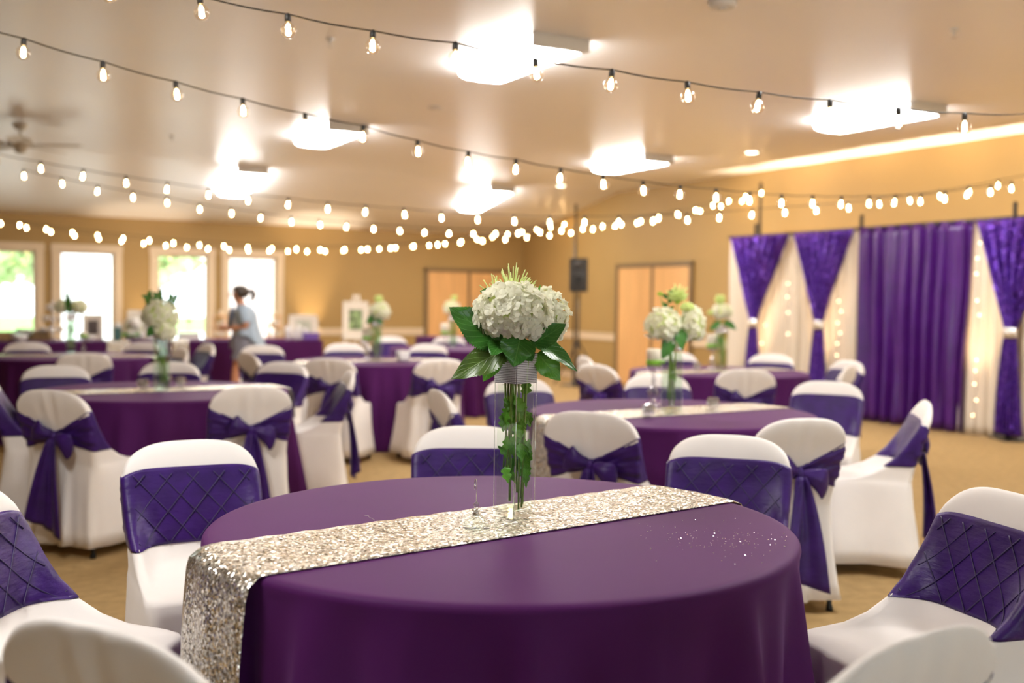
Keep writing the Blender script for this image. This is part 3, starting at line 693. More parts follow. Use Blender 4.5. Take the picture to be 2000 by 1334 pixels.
# ================================================================== CHAIRS
NF, NS, NCn = 26, 8, 4                           # points per front/back run, side run, corner
_U = []                                          # (kind, parameter)
for i in range(NF): _U.append(('b', 1-2*(i+.5)/NF))
for i in range(NCn): _U.append(('c', (i+.5)/NCn, 2))       # back-left corner
for i in range(NS): _U.append(('l', (i+.5)/NS))
for i in range(NCn): _U.append(('c', (i+.5)/NCn, 3))       # front-left
for i in range(NF): _U.append(('f', -1+2*(i+.5)/NF))
for i in range(NCn): _U.append(('c', (i+.5)/NCn, 0))       # front-right
for i in range(NS): _U.append(('r', (i+.5)/NS))
for i in range(NCn): _U.append(('c', (i+.5)/NCn, 1))       # back-right
NL = len(_U)
LV = np.array([   # z, half width, back y, front y centre, front y sides, corner radius, fold
 (.060, .262, -.240, .262, .266, .05, .016), (.13, .252, -.232, .254, .258, .05, .013), (.22, .240, -.224, .246, .249, .048, .010),
 (.33, .228, -.212, .238, .240, .045, .006), (.42, .221, -.204, .231, .233, .04, .003), (.452, .218, -.201, .226, .230, .04, .0012),
 (.466, .215, -.200, .214, .222, .036, 0), (.473, .213, -.200, .120, .195, .034, 0), (.478, .212, -.200, -.02, .150, .03, 0),
 (.486, .211, -.201, -.105, .085, .03, 0), (.510, .211, -.205, -.140, .010, .028, 0), (.55, .212, -.213, -.160, -.060, .026, 0),
 (.60, .214, -.226, -.176, -.120, .022, 0), (.66, .217, -.244, -.196, -.168, .02, 0), (.72, .221, -.262, -.218, -.206, .018, 0), (.765, .222, -.276, -.233, -.230, .017, 0)])
def cover_pt(k, z):
    zi = min(max(z, LV[0, 0]), LV[-1, 0]); w_, yb, yc, ys, r, fo = [np.interp(zi, LV[:, 0], LV[:, c]) for c in range(1, 7)]
    r = min(r, (ys-yb)*.42); kd = _U[k]
    if kd[0] == 'b':
        u = kd[1]; x_ = u*(w_-r); wr = 0
        if z > .60: an = math.atan2(x_, z-.60); wr = .0042*math.sin(an*13+.6)*math.exp(-(x_/.085)**2)*min(1, (z-.60)/.05)
        p = (x_, yb+wr)
    elif kd[0] == 'f':
        u = kd[1]; m = abs(u)**5; p = (u*(w_-r), yc*(1-m)+ys*m)
    elif kd[0] in 'lr':
        f = kd[1]; y0, y1 = yb+r, ys-r
        p = (-w_, y0+(y1-y0)*f) if kd[0] == 'l' else (w_, y1+(y0-y1)*f); u = -1 if kd[0] == 'l' else 1
    else:
        q = kd[2]; cx = (w_-r)*(1 if q in (0, 1) else -1); cy = (ys-r) if q in (0, 3) else (yb+r)
        # traversal: back(+x->-x) BL, left, FL, front, FR, right, BR
        a0 = {2: 1.5*PI, 3: PI, 0: .5*PI, 1: 2*PI}[q]; a = a0 - kd[1]*PI/2
        p = (cx+r*math.cos(a), cy+r*math.sin(a)); u = 1 if q in (0, 1) else -1
    x, y = p
    if fo:
        ph = 2*PI*k/NL
        d = fo*(math.sin(9*ph+1)+.6*math.sin(16*ph+2.2)+.4*math.sin(5*ph)); l = math.hypot(x, y); x += x/l*d; y += y/l*d
    return x, y, z, u
def make_cover():
    loops = [[cover_pt(k, z)[:3] for k in range(NL)] for z in list(LV[:, 0])]
    for s in (.25, .5, .7, .84, .93, .98, 1.0):
        lp = []
        for k in range(NL):
            x, y, z, u = cover_pt(k, .765); uu = min(1, abs(x)/.222)
            zt = .765+.105*(1-uu**3.0)**.5; z2 = .765+s*(zt-.765); cy = -.2545-(z2-.765)*.33
            th = .0215*math.sqrt(max(0, 1-s**2.6))+.0008
            lp.append((x*(1-.02*s*uu), cy+(y+.2545)/.0215*th*1.0, z2))
        loops.append(lp)
    V, F = loft(loops, True, True); return V, F
def off_pt(k, z, d):
    x, y, _, u = cover_pt(k, z); w_, yb, yc, ys = [np.interp(min(z, .765), LV[:, 0], LV[:, c]) for c in range(1, 5)]
    kd = _U[k]
    if z > .765: y -= (z-.765)*.30
    if kd[0] == 'b': y -= d
    elif kd[0] == 'f': y += d
    elif kd[0] in 'lr': x += d*(-1 if kd[0] == 'l' else 1)
    else: x += d*.72*(1 if u > 0 else -1); y += d*.72*(1 if kd[2] in (0, 3) else -1)
    return x, y
def make_sash():
    nv = 25; loops = []
    for j in range(nv):
        v = j/(nv-1); lp = []
        for k in range(NL):
            kd = _U[k]; x0, _, _, u = cover_pt(k, .65); uu = min(1, abs(x0)/.215)
            if kd[0] == 'b' or (kd[0] == 'c' and kd[2] in (1, 2)):
                zlo, zhi = .600-.048*uu**1.3, .652+.112*uu**1.15
                wr = (.0040*math.sin(v*15+3*u+math.sin(u*9))+.0028*math.sin(v*31-5*u+1.5*math.sin(u*6)))*(.35+.65*uu)
            else:
                zlo, zhi = .552, .790-.026*uu**6; wr = .0012*math.sin(v*9+4*u)
            z = zlo+(zhi-zlo)*v; x, y = off_pt(k, z, .007+wr-.004*(abs(v-.5)*2)**6); lp.append((x, y, z))
        loops.append(lp)
    # close rims inward so the band has thickness
    inn0 = [(x*.985, y+(.004 if _U[k][0] == 'b' else -.004 if _U[k][0] == 'f' else 0), z+.002) for k, (x, y, z) in enumerate(loops[0])]
    inn1 = [(x*.985, y+(.004 if _U[k][0] == 'b' else -.004 if _U[k][0] == 'f' else 0), z-.002) for k, (x, y, z) in enumerate(loops[-1])]
    return loft([inn0]+loops+[inn1], False, False)
def front_y(x, z):
    yo = -max(0, z-.765)*.30; w_, yb, yc, ys = [np.interp(min(z, .765), LV[:, 0], LV[:, c]) for c in range(1, 5)]; u = min(1, abs(x)/(w_-.02)); m = u**5; return yc*(1-m)+ys*m+yo
def make_pintucks():
    g = G(); z0, z1, hw = .556, .770, .192; slope = 1.12; pitch = .086
    for sg in (1, -1):
        k = -8
        while k < 9:
            pts = []
            for q in range(25):
                z = z0+(z1-z0)*q/24; x = k*pitch+sg*(z-z0)/slope
                if abs(x) <= hw: pts.append((x, front_y(x, z)+.0084, z))
            if len(pts) > 2: g.add(*tube(pts, .0019, 5))
            k += 1
    return g
def make_loop(ang, L_, wd, droop):
    """one bow loop leaving the knot at angle ang in the chair-back plane"""
    n = 30; loops = []; ca, sa = math.cos(ang), math.sin(ang)
    for q in range(16):
        t = q/15; l = .008+L_*t; hw = (.012+wd*min(1, t/.82)**.85)*(1-.55*(max(0, t-.82)/.18)**2); th = .007+.013*math.sin(PI*t)**.8
        dz = -droop*t*t; cx, cz = l*ca, l*sa+dz; nx, nz = -sa, ca; lp = []
        for i in range(n):
            a = 2*PI*i/n; wob = 1+.10*math.sin(3*a+4*t)+.12*math.sin(7*a-3*t)*(1-t*.5)
            lp.append((cx+nx*hw*math.cos(a)*wob, -.012-.022*math.sin(PI*t*.8)+th*math.sin(a)*(1-.35*abs(math.cos(a))), cz+nz*hw*math.cos(a)*wob))
        loops.append(lp)
    return loft(loops)
def make_tail(x1, zl, w1, ph):
    def fn(u, v):
        q = v; wd = .022+(w1-.022)*q**.65; x = x1*q+(u-.5)*wd*2
        z = -.012-zl*q-(.05*(u) if q > .01 else 0)*q**3
        y = -.018-.018*math.sin(PI*min(1, q*1.3)/2)-.055*(u if x1 > 0 else 1-u)*q**.6+.013*math.sin(u*9+ph+q*2)*(.3+.7*(1-abs(2*u-1)))*(1-.3*q)
        return (x, y, z)
    V, F = grid(fn, 15, 20); return thicken(V, F, .003)

CH = empty('banquet_chair', (0, 0, -50))
g = G(); g.add(*make_cover()); ob('cover', g, M['white_cover'], CH)
g = G(); g.add(*make_sash()); SASH = ob('sash', g, M['sash'], CH)
KN = (0, -.246, .627)
g = G(); V, F = sphere((0, -.012, 0), .022, 16, 12, (.95, .8, 1.35)); V = [(x*(1+.14*math.sin(z*210+x*60)), y*(1+.10*math.sin(x*260)), z) for x, y, z in V]; g.add(V, F); ob('bow_knot', g, M['sash'], SASH, loc=KN)
for a, l, wd, dr in ((math.radians(158), .115, .042, .012), (math.radians(-12), .125, .048, .034)):
    g = G(); g.add(*make_loop(a, l, wd, dr)); ob('bow_loop', g, M['sash'], SASH, loc=KN)
for x1, zl, w1, ph in ((-.045, .41, .070, 0.), (.040, .45, .075, 2.)):
    g = G(); g.add(*make_tail(x1, zl, w1, ph)); ob('sash_tail', g, M['sash'], SASH, loc=(KN[0], KN[1]-.004, KN[2]))
for sx in (-1, 1):
    for sy in (-1, 1):
        g = G(); g.add(*tube([(sx*.200, sy*.205, 0), (sx*.200, sy*.205, .012), (sx*.199, sy*.203, .03), (sx*.19, sy*.19, .30)], [.015, .016, .0115, .0115], 10)); ob('leg', g, M['leg'], CH)
PT = mesh('pintuck_seams', make_pintucks(), M['pintuck'])

GRP = {1: 'chairs around the front table', 2: 'chairs around the table behind the front one', 3: 'chairs around the cream bouquet table', 4: 'chairs around the easel-side table',
       5: 'chairs around the table nearest the drapes', 7: 'chairs around the table nearest the windows', 8: 'chairs around the far corner-door table'}
CHAIRS = [  # x, y of the top of the back; facing; table; diamond band; label
 (-1.093, 3.56, .46, -.89, 1, 1, 'white chair with a violet diamond band behind the draped runner end of the front table'),
 (-.155, 4.07, .05, -1, 1, 1, 'white chair with a violet diamond band directly behind the sharp front vase'),
 (.815, 3.90, -.26, -.96, 1, 1, 'white chair with a dark diamond band at the glitter end of the front table'),
 (1.335, 2.77, -.95, -.28, 1, 1, 'white chair with a dark diamond band cut by the right frame edge'),
 (-1.40, 2.60, .97, -.10, 1, 1, 'white chair with a violet diamond band cut by the left frame edge'),
 (-.62, 1.525, .46, .89, 1, 0, 'out-of-focus white chair back closest to the camera, below the hanging runner'),
 (.63, 1.545, -.58, .815, 1, 0, 'out-of-focus white chair back closest to the camera, in the lower right corner'),
 (.338, 4.63, .42, .91, 2, 0, 'white chair with a wide violet bow just beside the sharp vase'),
 (1.26, 4.48, -.28, .96, 2, 0, 'white chair whose long bow tails hang beside the glitter end of the front table'),
 (2.15, 5.40, -.97, .22, 2, 0, 'white chair seen from the side, alone on the open carpet, bow trailing behind'),
 (2.02, 6.70, -.42, -.91, 2, 0, 'white chair facing us with a shiny violet band in front of the satin curtain'),
 (.985, 7.12, -.02, -1, 2, 0, 'white chair facing us behind the candle with green ribbon'),
 (.035, 6.6, .30, -.95, 2, 0, 'white chair facing us, mostly hidden behind the sharp vase'),
 (-.414, 5.66, .94, .34, 2, 0, 'white chair turned edge-on with a dark sash, left of the sharp vase'),
 (-2.36, 5.34, .30, .95, 3, 0, 'white chair, back turned, with a dark sash tail, before the cream bouquet table'),
 (-1.405, 5.70, -.40, .92, 3, 0, 'white chair, back turned, with a violet bow, at the aisle end of the bouquet table'),
 (-1.065, 7.06, -.96, -.28, 3, 0, 'white chair seen side-on with its bow against the folded plum cloth'),
 (-3.02, 6.05, .92, .38, 3, 0, 'white chair sliver at the frame edge beside the dark-tailed chair'),
 (-3.13, 7.22, .38, -.92, 3, 0, 'white chair facing us with a violet band at the window end of the bouquet table'),
 (-2.52, 7.78, .08, -1, 3, 0, 'white chair facing us directly behind the cream bouquet vase'),
 (-1.71, 7.95, -.35, -.94, 3, 0, 'white chair facing us, dark-banded, between the cream bouquet table and the easel-side table'),
 (-3.56, 8.76, -.38, .92, 7, 0, 'white chair with back turned, in front of the bouquet nearest the windows'),
 (-4.88, 10.6, .35, -.93, 7, 0, 'plain white chair facing us below the first window'),
 (-3.02, 9.68, -.82, -.57, 7, 0, 'white chair half hidden behind the cream bouquet, angled to the window table'),
 (-3.80, 10.9, -.10, -1, 7, 0, 'white chair with a dark band facing us in front of the frilly white flowers'),
 (-3.12, 10.85, -.80, -.60, 7, 0, 'white chair with a violet side bow next to the walking woman'),
 (-2.32, 9.15, .80, .60, 4, 0, 'white chair turned away at an angle below the walking woman'),
 (-2.52, 10.62, .20, -.98, 4, 0, 'white chair with a pale violet band facing us behind the woman'),
 (-1.48, 8.48, .14, .99, 4, 0, 'white chair with a bow, back turned, at the window end of the easel-side table'),
 (-.575, 8.60, -.40, .92, 4, 0, 'white chair with a bow, back turned, its skirted seat showing beside the open aisle'),
 (-1.80, 11.3, .30, -.95, 4, 0, 'white chair facing us behind the easel-side table, near the plum table corner'),
 (-.90, 11.45, -.20, -.98, 4, 0, 'white chair facing us behind the white votive box'),
 (-1.75, 12.3, .90, .30, 8, 0, 'white chair peeking over the one behind the easel-side table'),
 (-1.60, 13.75, .30, -.95, 8, 0, 'far white chair with a pale violet band under the chair rail'),
 (-.83, 13.95, -.05, -1, 8, 0, 'far white chair facing us in front of the corner doors'),
 (.637, 8.17, .75, .66, 5, 0, 'white chair with back turned just beyond the drooping bouquet leaf'),
 (.63, 9.4, .97, .22, 5, 0, 'white chair showing over another, below the speaker'),
 (1.745, 7.80, .05, 1, 5, 0, 'white chair with back turned in front of the table nearest the drapes'),
 (2.52, 10.2, -.42, -.91, 5, 0, 'white chair facing us in front of the first hourglass drape'),
 (2.98, 9.25, -.93, -.36, 5, 0, 'white chair facing us beside the ivory sheer panel and satin curtain'),
 (2.72, 8.4, -.85, .52, 5, 0, 'white chair angled away, overlapping the chair by the satin curtain'),
 (1.60, 10.35, .05, -1, 5, 0, 'white chair with a violet band peeking between the two bouquets by the maple doors'),
]
for i, (x, y, fx, fy, tb, dia, lab) in enumerate(CHAIRS):
    o = CH if i == 0 else copy_tree(CH)
    l = math.hypot(fx, fy); fx /= l; fy /= l
    o.location = (x+fx*.30, y+fy*.30, 0); o.rotation_euler = (0, 0, math.atan2(-fx, fy))
    tag(o, lab, 'chair', GRP[tb])
for o in [o for o in COL.objects if o.name.startswith('banquet_chair')]:
    if any(abs(o.location.x-(c[0]+c[2]/math.hypot(c[2], c[3])*.30)) < 1e-4 and c[5] for c in CHAIRS):
        sa = [c for c in o.children if c.name.startswith('sash')][0]; link('pintuck_seams', PT, sa)

# ================================================================== FLOWERS
def leaf_geo(base, tip, width, face, curl=.12, fold=.18, teeth=22, tooth=.035, lobes=0):
    """serrated leaf from base to tip; face = direction its upper side looks"""
    b, t = Vector(base), Vector(tip); ax = t-b; L_ = ax.length; ax.normalize(); f = Vector(face); f = (f-ax*f.dot(ax)).normalized(); sd = ax.cross(f)
    nu, nv = 4*teeth//2+1, 9; V, UV = [], []
    for j in range(nv):
        v = j/(nv-1)*2-1
        for i in range(nu):
            u = i/(nu-1); wd = width*.5*math.sin(PI*u**.72)**.85*(1-.15*u)+.0004
            if lobes: wd *= .55+.45*abs(math.sin(lobes*PI*u))
            e = 1+(tooth*2.2 if i % 2 else -tooth)*abs(v)**4
            uo = u+(-.012 if i % 2 else 0)*abs(v)**4
            p = b+ax*(L_*uo)+sd*(wd*v*e)+f*(fold*wd*abs(v)-curl*L_*u*u+.03*width*math.sin(u*16+3*v)*abs(v))
            V.append(tuple(p)); UV.append((u, j/(nv-1)))
    F = [(j*nu+i, j*nu+i+1, (j+1)*nu+i+1, (j+1)*nu+i) for j in range(nv-1) for i in range(nu-1)]
    return V, F, UV
def leaf(name, parent, m, org, base, tip, width, face, **kw):
    V, F, UV = leaf_geo(base, tip, width, face, **kw); g = G(); g.add([tuple(Vector(v)-Vector(org)) for v in V], F)
    return ob(name, g, m, parent, True, uv=UV)
def floret_geo(r=.016, seed=0):
    """hydrangea floret: four rounded overlapping petals and a small eye, facing +z"""
    r_ = random.Random(seed); g = G()
    for k in range(4):
        a = k*PI/2+r_.uniform(-.12, .12); ca, sa = math.cos(a), math.sin(a); cup = r_.uniform(.15, .5); rr = r*r_.uniform(.9, 1.1); tw = r_.uniform(-.2, .2)
        def fn(u, v):
            x = rr*(.08+1.0*u); h = rr*.62*math.sin(PI*min(1, u*.86+.07))**.6*(v*2-1)
            z = cup*rr*u*u*.6 - .10*rr*(v*2-1)**2 + tw*h + .10*rr*(k % 2)
            return (x*ca-h*sa, x*sa+h*ca, z)
        V, F = grid(fn, 5, 5); g.add(V, F)
    g.add(*sphere((0, 0, .001), r*.13, 6, 4)); return g
FLO = [mesh('floret', floret_geo(.0150, s), M['petal']) for s in range(4)]
FLO_G = [floret_geo(.019, s) for s in range(3)]
def fib(n, seed=0):
    r_ = random.Random(seed); out = []
    for i in range(n):
        z = 1-2*(i+.5)/n; a = i*2.39996+r_.uniform(-.15, .15); q = math.sqrt(1-z*z); out.append(Vector((q*math.cos(a), q*math.sin(a), z)))
    return out
def neck(org, c):
    q = lambda d: max(-.020, min(.020, d))
    return Vector((org[0]+q(c[0]-org[0]), org[1]+q(c[1]-org[1]), 1.195))
def hydrangea(org, c, rad, base, label, n=150, parts=True, group=None, seed=0, zmin=-.75, cutdir=None, sq=(1, 1, .88)):
    """bloom centred at c, stem down to base; origin org; world coordinates in"""
    org = Vector(org); c = Vector(c); e = empty('hydrangea', org, 0, label, 'flower', group)
    g = G(); mid = (c+Vector(base))/2+Vector((random.uniform(-.01, .01), 0, 0))
    nk = neck(org, c)
    pts = [Vector(base), Vector(base).lerp(nk, .4), Vector(base).lerp(nk, .8), nk, nk.lerp(c, .55), c-Vector((0, 0, rad*.4 if c.z > 1.25 else 0))]
    g.add(*tube([tuple(p-org) for p in pts], [.0036, .0036, .0034, .0034, .0032, .003], 8)); ob('stem', g, M['stem'], e)
    g = G()
    core = G(); core.add(*sphere(tuple(c-org), rad*.80, 16, 10, sq)); ob('bloom_core', core, M['petal_green'], e)
    for i, d in enumerate(fib(n, seed)):
        if d.z < zmin: continue
        if cutdir is not None and d.dot(Vector(cutdir)) > .55: continue
        p = c-org+Vector((d.x*rad*sq[0], d.y*rad*sq[1], d.z*rad*sq[2]))*random.uniform(.90, 1.04)
        nrm = (d+Vector((random.uniform(-.45, .45), random.uniform(-.45, .45), random.uniform(-.35, .45)))).normalized()
        q = nrm.to_track_quat('Z', 'Y'); sc_ = random.uniform(.85, 1.2)*(rad/.095)**.5; rot = random.random()*6.28
        mt = Matrix.Translation(p) @ q.to_matrix().to_4x4() @ Matrix.Rotation(rot, 4, 'Z') @ Matrix.Scale(sc_, 4)
        if parts:
            o = link('floret', FLO[i % 4], e); o.matrix_local = mt
        else:
            s = FLO_G[i % 3]; g.add([tuple(mt @ Vector(v)) for v in s.v], s.f)
    if not parts: o = ob('bloom', g, M['petal'], e)
    return e
def button_mum(org, c, rad, base, label, m=None, group=None):
    org = Vector(org); c = Vector(c); e = empty('button_mum', org, 0, label, 'flower', group); g = G()
    nk = neck(org, c); g.add(*tube([tuple(p_-org) for p_ in (Vector(base), Vector(base).lerp(nk, .6), nk, nk.lerp(c, .5), c)], .0025, 7)); ob('stem', g, M['stem'], e)
    g = G(); g.add(*sphere(tuple(c-org), rad*.8, 14, 10, (1, 1, .7)))
    for d in fib(70):
        if d.z < -.3: continue
        p = c-org+Vector((d.x*rad*.85, d.y*rad*.85, d.z*rad*.65)); g.add(*sphere(tuple(p), rad*.17, 6, 4))
    ob('flower_head', g, m or M['lime'], e); return e
def spider_mum(org, c, rad, base, label, up=(0, 0, 1), n=90, thin=.0016, group=None):
    org = Vector(org); c = Vector(c); e = empty('spider_mum', org, 0, label, 'flower', group); g = G()
    nk = neck(org, c); g.add(*tube([tuple(p_-org) for p_ in (Vector(base), Vector(base).lerp(nk, .6), nk, nk.lerp(c, .5), c)], .003, 7)); ob('stem', g, M['stem'], e)
    g = G(); g.add(*sphere(tuple(c-org), rad*.3, 12, 8)); ob('flower_center', g, M['lime'], e)
    g = G()
    for i, d in enumerate(fib(n*2, 3)):
        if d.z < -.15: continue
        l = rad*random.uniform(.6, 1.0)*(.7+.4*d.z); side = Vector((d.x, d.y, 0)); pts = []
        for q in range(6):
            t = q/5; pts.append(tuple(c-org+d*(l*t)+side*(l*.18*t*t)+Vector((0, 0, l*.22*t**3))))
        g.add(*tube(pts, [thin*.9, thin, thin, thin, thin*1.25, thin*.8], 5))
    o = ob('tubular_petals', g, M['petal_green'], e); o['kind'] = 'stuff'; return e
def sprig(org, base, tip, label, m, group=None, n=7):
    org = Vector(org); e = empty('greenery_sprig', org, 0, label, 'greenery', group); b, t = Vector(base), Vector(tip); g = G()
    g.add(*tube([tuple(b-org), tuple(b.lerp(t, .5)-org), tuple(t-org)], .002, 6)); ob('stem', g, M['stem'], e)
    ax = (t-b).normalized(); sd = ax.cross(Vector((0, -1, 0))).normalized()
    for k in range(n):
        p = b.lerp(t, .45+.55*k/(n-1)); d = (ax*.6+sd*(1 if k % 2 else -1)+Vector((0, random.uniform(-.5, .3), .2))).normalized()
        leaf('leaf', e, m, org, p, p+d*.045, .024, (0, -1, .3), teeth=8, tooth=.02)
    return e

def square_vase(x, y, z0, h, side, rotz, label, group, main=False, wall=.0042):
    e = empty('vase', (x, y, z0), rotz, label, 'vase', group); s = side/2
    def ring(q, z, r=.003):
        return [(q*sx*(1 if k else 1)-(r*sx if k == a else 0), q*sy-(r*sy if k != a else 0), z) for sx, sy, a in ((1, 1, 0), (-1, 1, 1), (-1, -1, 0), (1, -1, 1)) for k in (0, 1)]
    zs_out = [0, .004, h-.002, h]; zs_in = [h, h-.002, .022, .018]
    loops = [ring(s-.002, 0), ring(s, .004), ring(s, h-.002), ring(s-.001, h), ring(s-wall+.001, h), ring(s-wall, h-.002), ring(s-wall, .024), ring(s-wall-.003, .020)]
    g = G(); g.add(*loft(loops)); ob('glass_body', g, M['vase_glass'] if main else M['thin_vase'], e, False)
    wt = h*.805; q = s-wall-.0006
    for sx, sy in ((1, 1), (-1, 1), (-1, -1), (1, -1)):
        k_ = s-.0012; g = G(); g.add(*tube([(sx*k_, sy*k_, .003), (sx*k_, sy*k_, h-.001)], .0013, 6)); ob('glass_edge', g, M['glass_edge'], e)
    g = G(); g.add(*loft([ring(s-.004, .003), ring(s-.004, .019)])); ob('base_slab', g, M['glass_edge'], e, False)
    g = G(); g.add(*loft([ring(q, .0215), ring(q, .03), ring(q, wt-.001), ring(q-.0008, wt)])); ob('water', g, M['water'], e, False)
    b0, b1 = h*.82, h*.998; g = G()
    if main:
        nx, nz = 20, 17; px = side/nx; pz = (b1-b0)/nz
        for f in range(4):
            ca, sa = math.cos(f*PI/2), math.sin(f*PI/2)
            for i in range(nx):
                for j in range(nz):
                    xx, zz = -s+px*(i+.5), b0+pz*(j+.5); w0 = .40; w1 = .24; d0, d1 = s+.0012, s+.0024
                    V = [(d0, xx+a*w0*px, zz+b*w0*pz) for a, b in ((-1, -1), (1, -1), (1, 1), (-1, 1))]+[(d1, xx+a*w1*px, zz+b*w1*pz) for a, b in ((-1, -1), (1, -1), (1, 1), (-1, 1))]
                    V = [(x_*ca-y_*sa, x_*sa+y_*ca, z_) for x_, y_, z_ in V]
                    g.add(V, [(4, 5, 6, 7), (0, 1, 5, 4), (1, 2, 6, 5), (2, 3, 7, 6), (3, 0, 4, 7)])
        o = ob('rhinestones', g, M['rhinestone'], e, False); o['kind'] = 'stuff'
        g = G(); g.add(*loft([ring(s+.0009, b0-.001), ring(s+.0012, b0), ring(s+.0012, b1), ring(s+.0009, b1+.001)], False, False)); ob('band_backing', g, M['stone_gap'], e, False)
    else:
        g.add(*loft([ring(s+.0009, b0), ring(s+.003, b0+.002), ring(s+.003, b1-.002), ring(s+.0009, b1)], False, False)); ob('rhinestone_band', g, M['tie'], e, False)
    return e

# ---- sharp centrepiece on the front table
VX, VY, VZ = .0115, 2.8365, .7735
vase = square_vase(VX, VY, VZ, .442, .0805, math.radians(47), 'tall square glass vase in sharp focus with a rhinestone band', 'glass vases on the tables', True)
def wz(px, py, y=2.84): return ((px-1000)*.0004861*y*1.0+(py-587)*.0, y, CAM_H-(py-587-(px-1000)*.0136)*.0004861*y)
BG = 'bouquet in the sharp front vase'
h1 = hydrangea((VX, VY, VZ+.02), wz(1001, 612, 2.80), .098, (VX-.012, VY+.005, VZ+.04), 'large ivory hydrangea bloom filling the front of the sharp bouquet', 300, True, BG, 1, sq=(1.03, .95, .80))
h2 = hydrangea((VX+.01, VY+.01, VZ+.02), wz(1062, 620, 2.90), .072, (VX+.022, VY+.012, VZ+.03), 'smaller ivory hydrangea bloom half behind the large sharp one', 170, True, BG, 2, sq=(.92, .9, 1.1))
o1 = (VX, VY, VZ+.02); o2 = (VX+.01, VY+.01, VZ+.02)
fr = (0, -1, .15)
lf = lambda par, org, m, b, t, w_, face=fr, **kw: leaf('leaf', par, m, org, b, t, w_, face, **kw)
lf(h1, o1, M['leaf'], wz(978, 672, 2.80), wz(878, 599, 2.77), .112, (.25, -1, .35), curl=.05)
lf(h1, o1, M['leaf_olive'], wz(994, 678, 2.79), wz(881, 739, 2.76), .088, (.1, -1, .55), curl=.05)
lf(h1, o1, M['leaf_bright'], wz(975, 692, 2.80), wz(944, 746, 2.80), .052, (-.2, -1, .2), curl=.03)
lf(h1, o1, M['leaf'], wz(1016, 660, 2.77), wz(1004, 714, 2.735), .098, (.05, -1, .75), curl=.16, fold=.30)
lf(h2, o2, M['leaf_bright'], wz(1050, 690, 2.84), wz(1097, 744, 2.85), .074, (.3, -1, .25), curl=.05)
lf(h2, o2, M['leaf'], wz(1036, 662, 2.80), wz(1133, 716, 2.78), .066, (.2, -.8, .9), curl=.14, fold=.35)
lf(h2, o2, M['leaf'], wz(1044, 672, 2.79), wz(1104, 632, 2.78), .066, (0, -1, .45), curl=.06)
lf(h2, o2, M['leaf'], wz(1050, 668, 2.84), wz(1108, 694, 2.92), .07, (.2, -.7, .9), curl=.1)
lf(h1, o1, M['leaf'], wz(985, 668, 2.80), wz(960, 690, 2.74), .07, (0, -.8, .9), curl=.1)
lf(h2, o2, M['leaf'], wz(1010, 680, 2.83), wz(1040, 700, 2.77), .075, (0, -.7, 1), curl=.12)
sm = spider_mum((VX, VY+.02, VZ+.02), wz(1000, 583, 2.86), .074, (VX+.008, VY+.02, VZ+.06), 'pale lime spider mum spiking up behind the sharp hydrangea', group=BG)
sm2 = spider_mum((VX-.01, VY+.02, VZ+.02), wz(968, 580, 2.86), .050, (VX-.02, VY+.015, VZ+.10), 'small lime spider mum at the leaf side of the sharp bouquet', n=34, group=BG)
leaf('leaf', sm2, M['leaf'], (VX-.01, VY+.02, VZ+.02), wz(968, 574, 2.85), wz(937, 568, 2.84), .034, (0, -1, .6), teeth=12)
leaf('leaf', sm2, M['leaf'], (VX-.01, VY+.02, VZ+.02), wz(968, 578, 2.85), wz(952, 584, 2.84), .02, (0, -1, .3), teeth=10)
leaf('leaf', sm, M['leaf_bright'], (VX, VY+.02, VZ+.02), wz(1040, 600, 2.86), wz(1054, 556, 2.86), .012, (0, -1, .3), teeth=10)
bmu = button_mum((VX+.012, VY-.005, VZ+.02), wz(1061, 596, 2.81), .0125, (VX+.018, VY-.012, VZ+.05), 'tiny green button mum tucked between the two sharp hydrangeas', group=BG)
# submerged stems and lobed leaves
for k, (bx, by, bz, tx, ty, m, own) in enumerate(((-.022, -.010, .105, -.012, -.004, 0, sm), (.012, -.022, .02, .006, -.01, 0, sm), (.020, -.014, .025, .018, -.006, 0, bmu), (-.004, .018, .11, .0, .01, 0, sm2), (-.030, .006, .13, -.018, .004, 0, sm2), (.003, -.016, .12, -.004, -.006, 0, bmu))):
    org = Vector(own.location); b = Vector((VX+bx, VY+by, VZ+bz)); t = Vector((VX+tx, VY+ty, VZ+.43))
    g = G(); g.add(*tube([tuple(b-org), tuple(b.lerp(t, .5)+Vector((.003, 0, 0))-org), tuple(t-org)], .0028, 7)); ob('stem', g, M['stem'], own)
r_ = random.Random(5)
for k in range(46):
    own = (sm, sm2, bmu)[k % 3]; org = own.location; z = VZ+r_.uniform(.15, .335)+(.0 if k < 18 else -.04); x = VX+r_.uniform(-.026, .030); y = VY+r_.uniform(-.028, .022)
    if k % 3 == 0: x = VX+.026+r_.uniform(-.008, .006); z = VZ+r_.uniform(.10, .30)
    d = Vector((r_.uniform(-.6, .6), r_.uniform(-.5, .2), r_.choice((-1, 1))*r_.uniform(.4, 1))).normalized(); L_ = r_.uniform(.036, .064)
    p0 = Vector((x, y, z)); p1 = p0+d*L_; q = p1-Vector((VX, VY, 0)); 
    if abs(q.x)+abs(q.y) > .048: k_ = .048/(abs(q.x)+abs(q.y)); p1 = Vector((VX+q.x*k_, VY+q.y*k_, p1.z))
    leaf('leaf', own, M['leaf_wet'] if k % 4 else M['leaf_bright'], org, p0, p1, r_.uniform(.026, .038), (r_.uniform(-.4, .4), -1, 0), teeth=12, tooth=.06, lobes=2.5, curl=.05)

